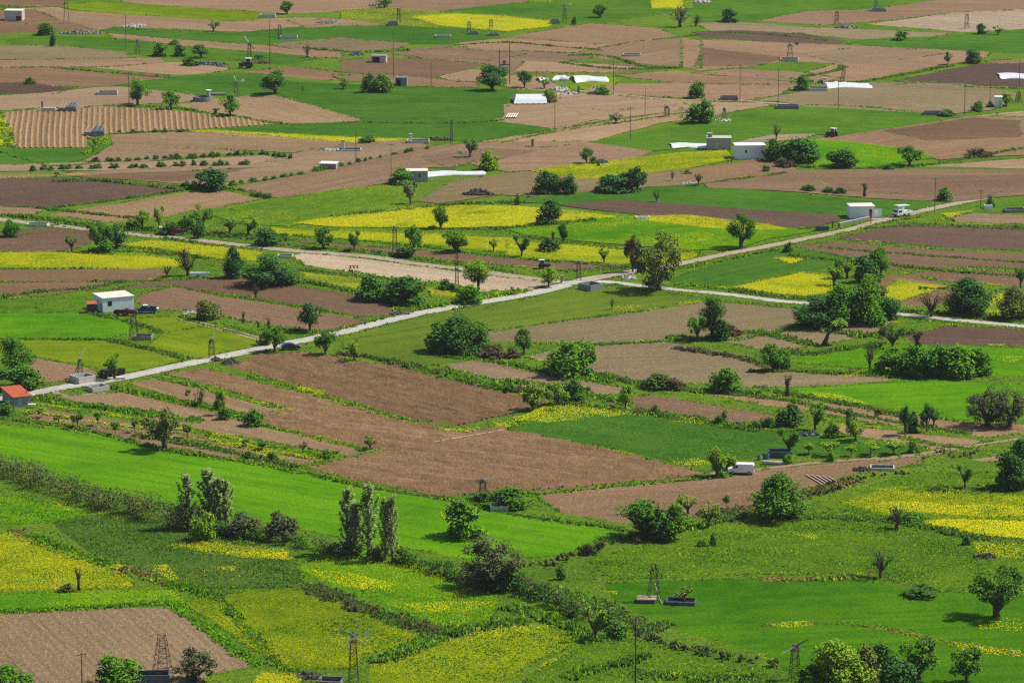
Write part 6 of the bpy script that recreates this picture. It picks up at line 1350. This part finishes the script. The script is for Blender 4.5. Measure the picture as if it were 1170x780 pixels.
for x in (-w_ / 2, w_ / 2): V_ += [(x + (.9 if x < 0 else -.3) * math.sin(math.pi * k / n_), -5.5 + 11 * k / n_, .25 + 1.9 * math.sin(math.pi * k / n_) ** .6) for k in range(n_ + 1)]
m.add(V_, [(k, k + n_ + 1, k + n_ + 2, k + 1) for k in range(n_)] + [tuple(range(n_, -1, -1)), tuple(range(n_ + 1, 2 * n_ + 2))]); m.build('cover', M_['tarp'], pt); MB().box(-w_ / 2, w_ / 2, -5.6, -5.4, 0, .3).build('sill_board', M_['stoned'], pt)
for k in range(6): MB().tube([(-w_ / 2 + w_ * (k + .5) / 6, -5.66, 0), (-w_ / 2 + w_ * (k + .5) / 6, -5.66, .5)], .08, 5).build('stake', M_['wood'], pt)
for k in range(5): tree(590 + 7.5 * k, 117.5, 8, 5, 'J', 'd', 'low dark bush along the front edge of the polytunnel', 'bushes along the polytunnel front')
tree(628, 117, 14, 13, 'B', 'o', 'leafy bush at the right end of the polytunnel')
def rafters(px, py, w, h, n, label, cat='ruin', mat='plank'):
    o = thing('fallen_roof', label, cat, px, py, R(random.uniform(-8, 8))); MB().box(-w / 2, w / 2, -1.6, 1.6, 0, h * .45).build('wall', M_['stoned'], o)
    for k in range(n): m = MB(); x = -w / 2 + w * (k + .5) / n; m.tube([(x - .4, -1.7, h * .46), (x + .5, 1.2, h)], .09, 5); m.build('rafter', M_[mat], o)
    MB().add([(-w * .1, -1.8, h * .5), (w * .5, -1.7, h * .5), (w * .45, 1.5, h * .95), (0, 1.5, h * .9), (-w * .1, -1.8, h * .5 + .06), (w * .5, -1.7, h * .5 + .06), (w * .45, 1.5, h * .95 + .06), (0, 1.5, h * .9 + .06)], [(0, 3, 2, 1), (4, 5, 6, 7), (0, 1, 5, 4), (1, 2, 6, 5), (2, 3, 7, 6), (3, 0, 4, 7)]).build('roof_sheet', M_['bluegrey'], o); return o
rafters(78, 127, 5.2, 2.4, 5, 'ruined shed with bare rafters above the ridged field, right of a stone post'); rafters(108, 155, 5.6, 2.6, 4, 'collapsed dark tarpaulin shelter on the flowery corner below the ridged field'); rafters(681, 107.5, 4.2, 2, 4, 'dark collapsed shed under the bush right of the white sheets')
wr = thing('stone_wall', 'broken grey stone wall with a post at the left end of the ruined shed', 'wall', 55, 127.5, R(0)); MB().box(-1.9, 2.2, -.6, .6, 0, 1.1).build('wall', M_['stone'], wr, .1); MB().box(-1.9, -1.35, -.25, .25, 1.103, 2.9).build('post', M_['stoned'], wr, .05)
# ---------------------------------------------------------------- vehicles (local +x is forward)
def wheels(o, xs, r, w, track, hub='rim', rw=None):
    for x, rr in xs:
        for s in (-1, 1):
            y = s * (track / 2 - w / 2); m = MB().disc((x, y, rr), (0, 1, 0), rr, w, 16).build('wheel', M_['tyre'], o); MB().disc((x, y + s * (w / 2 + .005), rr), (0, 1, 0), rr * .58, .03, 12).build('rim', M_[hub], m)
def body(prof, w, mat, parent, name='body', bev=.07): return MB().prism(prof, -w / 2, w / 2).build(name, M_[mat], parent, bev)
def glass(parent, name, pts, y, mat='glass'):
    """side window: polygon in (x,z) as a thin pane set just proud of the flank"""
    for s in (-1, 1): MB().prism(pts, s * y - .012, s * y + .012).build(name, M_[mat], parent)
def quadpane(parent, name, x0, z0, x1, z1, hw0, hw1, mat='glass', off=.012):
    n = Vector((z1 - z0, 0, -(x1 - x0))).normalized() * off
    if n.z < 0 and abs(n.z) > abs(n.x): n = -n
    V = [(x0, -hw0, z0), (x0, hw0, z0), (x1, hw1, z1), (x1, -hw1, z1)]; m = MB(); m.add([tuple(Vector(v) + n) for v in V] + [tuple(Vector(v) - n) for v in V], [(0, 1, 2, 3), (7, 6, 5, 4), (0, 4, 5, 1), (1, 5, 6, 2), (2, 6, 7, 3), (3, 7, 4, 0)]); m.build(name, M_[mat], parent)
def lamps(o, x, y, z, xr, zr):
    for s in (-1, 1):
        MB().box(x - .04, x + .03, s * y - .16, s * y + .16, z - .09, z + .09).build('headlight', M_['lamp'], o); MB().box(xr - .03, xr + .03, s * y - .08, s * y + .08, zr - .16, zr + .16).build('tail_light', M_['tail'], o)
vn = thing('panel_van', 'white panel van parked nose left on the ploughed field edge', 'van', 846.7, 541, R(174), z=.05)
body([(-2.4, .35), (2.3, .35), (2.42, .55), (2.38, .95), (1.55, 1.18), (.95, 1.88), (.7, 1.96), (-2.15, 1.96), (-2.4, 1.75)], 1.78, 'vanw', vn, bev=.09)
quadpane(vn, 'windscreen', 1.53, 1.22, 1.0, 1.83, .74, .66); glass(vn, 'side_window', [(1.38, 1.2), (.55, 1.2), (.55, 1.72), (1.0, 1.72)], .892); MB().box(-2.45, -2.40, -.7, .7, 1.2, 1.7).build('rear_window', M_['glass'], vn); wheels(vn, ((1.5, .33), (-1.5, .33)), .33, .2, 1.80); lamps(vn, 2.40, .62, .8, -2.41, 1.1)
MB().box(2.36, 2.5, -.85, .85, .36, .56).build('bumper', M_['plastic'], vn); MB().prism([(.45, .55), (.47, .55), (.47, 1.85), (.45, 1.85)], -.9, -.888).build('door_seam', M_['plastic'], vn)
for s in (-1, 1): MB().box(1.25, 1.4, s * 1.0 - .1, s * 1.0 + .1, 1.2, 1.4).build('mirror', M_['plastic'], vn); MB().box(-.1, .1, s * .895 - .02, s * .895 + .02, 1.0, 1.05).build('handle', M_['plastic'], vn)
pk = thing('pickup_truck', 'dark blue pickup truck parked right of the white farm shed', 'pickup', 166, 357.5, R(183), z=.05)
body([(-2.45, .45), (2.4, .45), (2.42, .85), (2.3, 1.0), (1.1, 1.08), (-2.45, 1.05)], 1.72, 'pickb', pk, bev=.06); body([(1.1, 1.06), (.55, 1.66), (-.55, 1.70), (-.75, 1.06)], 1.55, 'pickb', pk, 'cab', .06)
quadpane(pk, 'windscreen', 1.06, 1.12, .6, 1.62, .68, .6); glass(pk, 'side_window', [(.85, 1.15), (.5, 1.58), (-.5, 1.6), (-.6, 1.15)], .782); quadpane(pk, 'rear_window', -.74, 1.15, -.58, 1.62, .62, .56); MB().box(-.55, .5, -.62, .62, 1.703, 1.73).build('roof_panel', M_['bluewhite'], pk)
bd = MB(); bd.box(-2.4, -.85, -.8, -.72, 1.053, 1.32); bd.box(-2.4, -.85, .72, .8, 1.053, 1.32); bd.box(-.93, -.85, -.72, .72, 1.053, 1.32); bd.build('cargo_bed', M_['pickb'], pk); MB().box(-2.95, -2.46, -.8, .8, .98, 1.04).build('tailgate', M_['vanw'], pk); wheels(pk, ((1.5, .36), (-1.5, .36)), .36, .22, 1.74); lamps(pk, 2.42, .62, .8, -2.46, .85)
cr_ = thing('hatchback_car', 'dark blue hatchback car parked at the roadside under a dark tree', 'car', 332, 399.5, R(12), z=.05)
body([(-1.9, .32), (1.95, .32), (2.0, .6), (1.85, .82), (1.05, .95), (-1.7, .98), (-1.95, .8)], 1.66, 'carb', cr_, bev=.08); body([(1.05, .94), (.35, 1.38), (-.2, 1.45), (-1.1, 1.40), (-1.75, .97)], 1.42, 'carb', cr_, 'cabin', .07); quadpane(cr_, 'windscreen', 1.0, 1.0, .42, 1.35, .6, .52); quadpane(cr_, 'rear_window', -1.68, 1.03, -1.18, 1.36, .58, .5); glass(cr_, 'side_window', [(.75, 1.02), (.3, 1.33), (-1.0, 1.35), (-1.35, 1.02)], .718); wheels(cr_, ((1.25, .31), (-1.2, .31)), .31, .19, 1.68); lamps(cr_, 1.97, .58, .66, -1.94, .75); MB().box(1.9, 2.03, -.75, .75, .33, .5).build('bumper', M_['carb'], cr_)
tr = thing('flatbed_truck', 'small white truck with a raised white roof board on the dirt road', 'truck', 1031, 247.5, R(218), z=.09)
body([(.75, .5), (2.5, .5), (2.52, 1.15), (2.2, 1.95), (.75, 2.0)], 1.85, 'vanw', tr, 'cab', .07); quadpane(tr, 'windscreen', 2.5, 1.22, 2.26, 1.82, .8, .75); glass(tr, 'side_window', [(2.2, 1.2), (2.05, 1.75), (1.0, 1.75), (1.0, 1.2)], .93); b_ = MB(); b_.box(-2.6, .7, -.95, .95, .75, .85); b_.build('cargo_bed', M_['vanw'], tr); s_ = MB(); s_.box(-2.6, .7, -.95, -.88, .853, 1.3); s_.box(-2.6, .7, .88, .95, .853, 1.3); s_.box(-2.6, -2.53, -.88, .88, .853, 1.3); s_.build('sideboard', M_['vanw'], tr)
hb = MB().box(.2, .72, -.9, .9, 1.302, 2.6).build('headboard', M_['vanw'], tr); MB().add([(-1.8, -1.0, 2.62), (2.0, -1.0, 2.85), (2.0, 1.0, 2.85), (-1.8, 1.0, 2.62), (-1.8, -1.0, 2.7), (2.0, -1.0, 2.93), (2.0, 1.0, 2.93), (-1.8, 1.0, 2.7)], [(0, 3, 2, 1), (4, 5, 6, 7), (0, 1, 5, 4), (1, 2, 6, 5), (2, 3, 7, 6), (3, 0, 4, 7)]).build('roof_board', M_['vanw'], tr)
MB().box(2.50, 2.62, -.9, .9, .45, .8).build('bumper', M_['plastic'], tr); wheels(tr, ((1.7, .38), (-1.5, .38)), .38, .24, 1.86); lamps(tr, 2.53, .68, .98, -2.62, .7)
def tractor(px, py, rz, label, mat='redp', cab=True, sc_=1.0):
    o = thing('tractor', label, 'tractor', px, py, rz, z=.04); o.scale = (sc_,) * 3
    body([(-.4, .75), (1.75, .7), (1.8, 1.3), (.3, 1.42), (-.4, 1.3)], .62, mat, o, 'bonnet', .05); MB().box(-1.2, 1.5, -.25, .25, .45, .72).build('chassis', M_['plastic'], o)
    for s in (-1, 1):
        y = s * .72; wh_ = MB().disc((-.85, y, .72), (0, 1, 0), .72, .38, 18).build('rear_wheel', M_['tyre'], o); MB().disc((-.85, y + s * .2, .72), (0, 1, 0), .4, .04, 12).build('rim', M_[mat], wh_)
        wf = MB().disc((1.3, s * .6, .40), (0, 1, 0), .40, .22, 14).build('front_wheel', M_['tyre'], o); MB().disc((1.3, s * .6 + s * .12, .40), (0, 1, 0), .22, .03, 10).build('rim', M_['rim'], wf)
        MB().box(-1.5, -.2, s * .72 - .22, s * .72 + .22, 1.47, 1.53).build('mudguard', M_[mat], o); MB().box(1.78, 1.84, s * .2 - .08, s * .2 + .08, 1.0, 1.16).build('headlight', M_['lamp'], o)
    MB().box(-1.0, -.5, -.28, .28, 1.0, 1.15).build('seat', M_['plastic'], o); MB().tube([(.9, .18, 1.36), (.9, .18, 2.0)], .04, 6).build('exhaust', M_['plastic'], o); MB().tube([(-.2, 0, 1.3), (-.42, 0, 1.65)], .025, 5).build('steering_column', M_['plastic'], o)
    if cab:
        c = MB()
        for x in (-1.25, -.1):
            for s in (-1, 1): c.box(x - .04, x + .04, s * .55 - .04, s * .55 + .04, 1.53, 2.35)
        c = c.build('cab_frame', M_['vanw'], o); MB().box(-1.4, 0.05, -.7, .7, 2.353, 2.48).build('cab_roof', M_['vanw'], o); MB().box(-1.2, -.15, -.52, .52, 1.56, 2.34).build('cab_glass', M_['glass'], o)
    return o
tractor(148, 360.5, R(-10), 'red tractor in front of the white farm shed', 'redp', False, .95)
tractor(281, 78, R(170), 'dark red tractor with a white cab beside the junk in the far left fields', 'redd', True, 1.25)
tractor(950, 156.5, R(140), 'orange red tractor with a white cab roof at the edge of the long green field', 'redp', True, 1.0)
tractor(622, 307, R(5), 'blue grey tractor on the narrow brown field near the crossroads', 'bluegrey', True, .85)
tractor(201, 268.5, R(10), 'small dull red tractor beside the pale hut on the dirt road', 'redd', False, 1.0)
def trailer(px, py, rz, label, mat, L=2.6, name='trailer'):
    o = thing(name, label, 'trailer', px, py, rz, z=.04); m = MB(); m.box(-L / 2, L / 2, -.75, .75, .55, .62); m.build('floor', M_[mat], o)
    s = MB(); s.box(-L / 2, L / 2, -.75, -.7, .623, 1.15); s.box(-L / 2, L / 2, .7, .75, .623, 1.15); s.box(-L / 2, -L / 2 + .05, -.7, .7, .623, 1.15); s.box(L / 2 - .05, L / 2, -.7, .7, .623, 1.15); s.build('sideboard', M_[mat], o); wheels(o, ((-.3, .36),), .36, .2, 1.84)
    MB().tube([(L / 2, 0, .55), (L / 2 + .9, 0, .45)], .05, 5).build('drawbar', M_['plastic'], o); return o
trailer(135.5, 360.5, R(-8), 'dark red trailer hitched behind the red tractor', 'brown', 1.9); trailer(296, 68, R(0), 'pale brown trailer right of the dark red tractor in the far fields', 'stoned', 3.0); trailer(228, 317, R(4), 'pale low trailer between the grey bare bush and the dark upright tree', 'bluewhite', 4.2)
pl_ = thing('plough', 'red plough left on the sandy plot', 'plough', 404, 306.5, R(10)); fr_ = MB().box(-1.1, 1.1, -.08, .08, .5, .62).build('frame', M_['redd'], pl_)
for k in (-.8, 0, .8): MB().prism([(k - .1, 0), (k + .35, 0), (k + .12, .498), (k, .498)], -.12, .12).build('share', M_['redd'], pl_)
btk = thing('boat_tank', 'white oblong metal tank lying right of the white van', 'tank', 883, 530.5, R(-6)); MB().tube([(-2.2, 0, .4), (-1.9, 0, .4), (1.7, 0, .34), (2.1, 0, .3)], [.12, .36, .33, .12], 12).build('tank_shell', M_['conc'], btk, smooth=True); MB().box(-1.6, -1.3, -.5, .5, 0, .3).build('cradle', M_['concd'], btk); MB().box(1.1, 1.4, -.45, .45, 0, .3).build('cradle', M_['concd'], btk)
for px, py, lab, mt in ((876.5, 524, 'blue barrel between the water tank and the white oblong tank', 'bluep'), (684, 190, 'blue grey barrel by the tree above the yellow green field', 'bluegrey'), (867.5, 525.5, 'dark barrel left of the blue barrel near the white van', 'concd')):
    o = thing('barrel', lab, 'barrel', px, py, z=.04); MB().tube([(0, 0, 0), (0, 0, .1), (0, 0, .5), (0, 0, .9), (0, 0, 1.0)], [.38, .41, .43, .41, .38], 14).build('drum', M_[mt], o); MB().disc((0, 0, 1.015), (0, 0, 1), .3, .03, 12).build('lid', M_['plastic'], o)
for px, py, lab, w, d, h, mt in ((939.5, 263.5, 'blue grey box trough beside the dirt road left of the low wall', 3.2, 1.2, 1.0, 'bluegrey'), (1129, 239, 'white tank block beside the short black pole at far right', 2.0, 1.4, 1.0, 'white'), (734, 250, 'white trough in the bright green field', 3.4, 1.8, .6, 'white'), (1000, 262, 'x', 1, 1, 1, 'white')):
    if lab == 'x': continue
    cistern(px, py, R(4), w, d, h, lab, mt, .15, name='trough')
gpst = thing('marker_post', 'yellow and orange marker post beside the roadside shed', 'post', 995, 256, 0); MB().box(-.14, .14, -.14, .14, 0, .9).build('base', M_['yellowp'], gpst); MB().box(-.12, .12, -.12, .12, .903, 2.6).build('post', M_['orange'], gpst)
pp_ = thing('pump_pillar', 'dark brown iron hand pump beside the blue grey box trough', 'pump', 951.5, 260.5, 0); MB().tube([(0, 0, 0), (0, 0, 1.7)], [.16, .1], 8).build('pillar', M_['rust'], pp_); MB().tube([(0, 0, 1.4), (-.5, 0, 1.75)], .04, 5).build('handle', M_['rust'], pp_); MB().tube([(0, 0, 1.2), (.35, 0, 1.1)], .06, 6).build('spout', M_['rust'], pp_)
cp = thing('gate_post', 'dark stone post with a pale cap at the crossroads', 'post', 641.5, 323.5, 0); MB().box(-.24, .24, -.2, .2, 0, 1.55).build('post', M_['concd'], cp, .03); MB().box(-.3, .3, -.26, .26, 1.553, 1.8).build('cap', M_['conc'], cp, .03)
for px, py, hpx, lab in ((835.5, 186, 6, 'short dark fence post left of the white cube house'), (346, 105, 6, 'short dark stump post in the large green field'), (958.5, 260.5, 5, 'dark gate post at the left end of the low wall')):
    o = thing('fence_post', lab, 'post', px, py); MB().box(-.14, .14, -.12, .12, 0, VH(hpx, py)).build('post', M_['wood'], o, .02); MB().box(-.18, .18, -.16, .16, VH(hpx, py) + .003, VH(hpx, py) + .08).build('cap', M_['wood'], o)
for px, py, lab in ((122, 429.5, 'dark parked car partly hidden behind the roadside tree by the cisterns'),):
    o = thing('parked_car', lab, 'car', px, py, R(18), z=.05); body([(-1.8, .32), (1.8, .32), (1.85, .7), (1.0, .85), (-1.75, .88)], 1.6, 'plastic', o); body([(1.0, .85), (.4, 1.35), (-.9, 1.38), (-1.5, .87)], 1.4, 'plastic', o, 'cabin'); quadpane(o, 'windscreen', .96, .9, .46, 1.31, .6, .5); glass(o, 'side_window', [(.7, .92), (.3, 1.28), (-.8, 1.3), (-1.2, .92)], .708); wheels(o, ((1.15, .3), (-1.1, .3)), .3, .18, 1.62); lamps(o, 1.83, .55, .6, -1.8, .65)
for k, px in enumerate((135.5, 139.5)):
    o = thing('waste_bin', 'dark wheeled bin right of the roadside tree by the cisterns', 'bin', px, 428.5 - k * .6, R(15), 'dark bins by the roadside tree'); MB().add([(-.5, -.45, .15), (.5, -.45, .15), (.5, .45, .15), (-.5, .45, .15), (-.6, -.55, 1.15), (.6, -.55, 1.15), (.6, .55, 1.15), (-.6, .55, 1.15)], [(0, 3, 2, 1), (4, 5, 6, 7), (0, 1, 5, 4), (1, 2, 6, 5), (2, 3, 7, 6), (3, 0, 4, 7)]).build('body', M_['plastic'], o); MB().box(-.63, .63, -.58, .58, 1.153, 1.25).build('lid', M_['plastic'], o)
bx = thing('road_kerb_block', 'pale concrete block beside the roadside tree by the cisterns', 'block', 137.5, 434, R(18)); MB().box(-.9, .9, -.3, .3, 0, .5).build('block', M_['conc'], bx, .03); MB().box(-.85, .85, -.25, .25, .503, .56).build('cap', M_['roof'], bx)
for k in range(5):                                  # pale boards laid in a row on the ploughed strip
    o = thing('plank', 'pale plank in the row of planks lying on the ploughed strip', 'plank', 931 + k * 6.5, 549 + k * .6, R(-72), 'planks on the ploughed strip'); o.location.z = .1; MB().box(-4.4, 4.4, -.11, .11, 0, .12).build('board', M_['plank'], o); MB().box(-4.42, -4.2, -.16, .16, .123, .16).build('end_batten', M_['plank'], o)
for k in range(5): o = thing('cold_frame', 'narrow dark row frame at the left end of the wide bare field', 'frame', 578.5 + 2.6 * k, 135.5, R(84), 'row frames at the left end of the wide bare field'); MB().box(-.5, 7.5, -.16, .16, 0, .35).build('frame', M_['brown'], o); MB().box(-.5, 7.5, -.2, .2, .353, .4).build('cover_strip', M_['roof'], o)
# ---------------------------------------------------------------- the air
m = bpy.data.materials.new('haze air'); m.use_nodes = True; t_ = m.node_tree; t_.nodes.clear()
ou = t_.nodes.new('ShaderNodeOutputMaterial'); pv = t_.nodes.new('ShaderNodeVolumePrincipled'); pv.inputs['Color'].default_value = (.80, .88, 1, 1); pv.inputs['Density'].default_value = .00003; pv.inputs['Anisotropy'].default_value = .2
t_.links.new(pv.outputs[0], ou.inputs['Volume'])
hz = MB().box(-9500, 9500, -1800, 14500, -1.1, 215).build('haze', m); tag(hz, kind='stuff')
sc.cycles.volume_max_steps = 32; sc.cycles.volume_bounces = 0
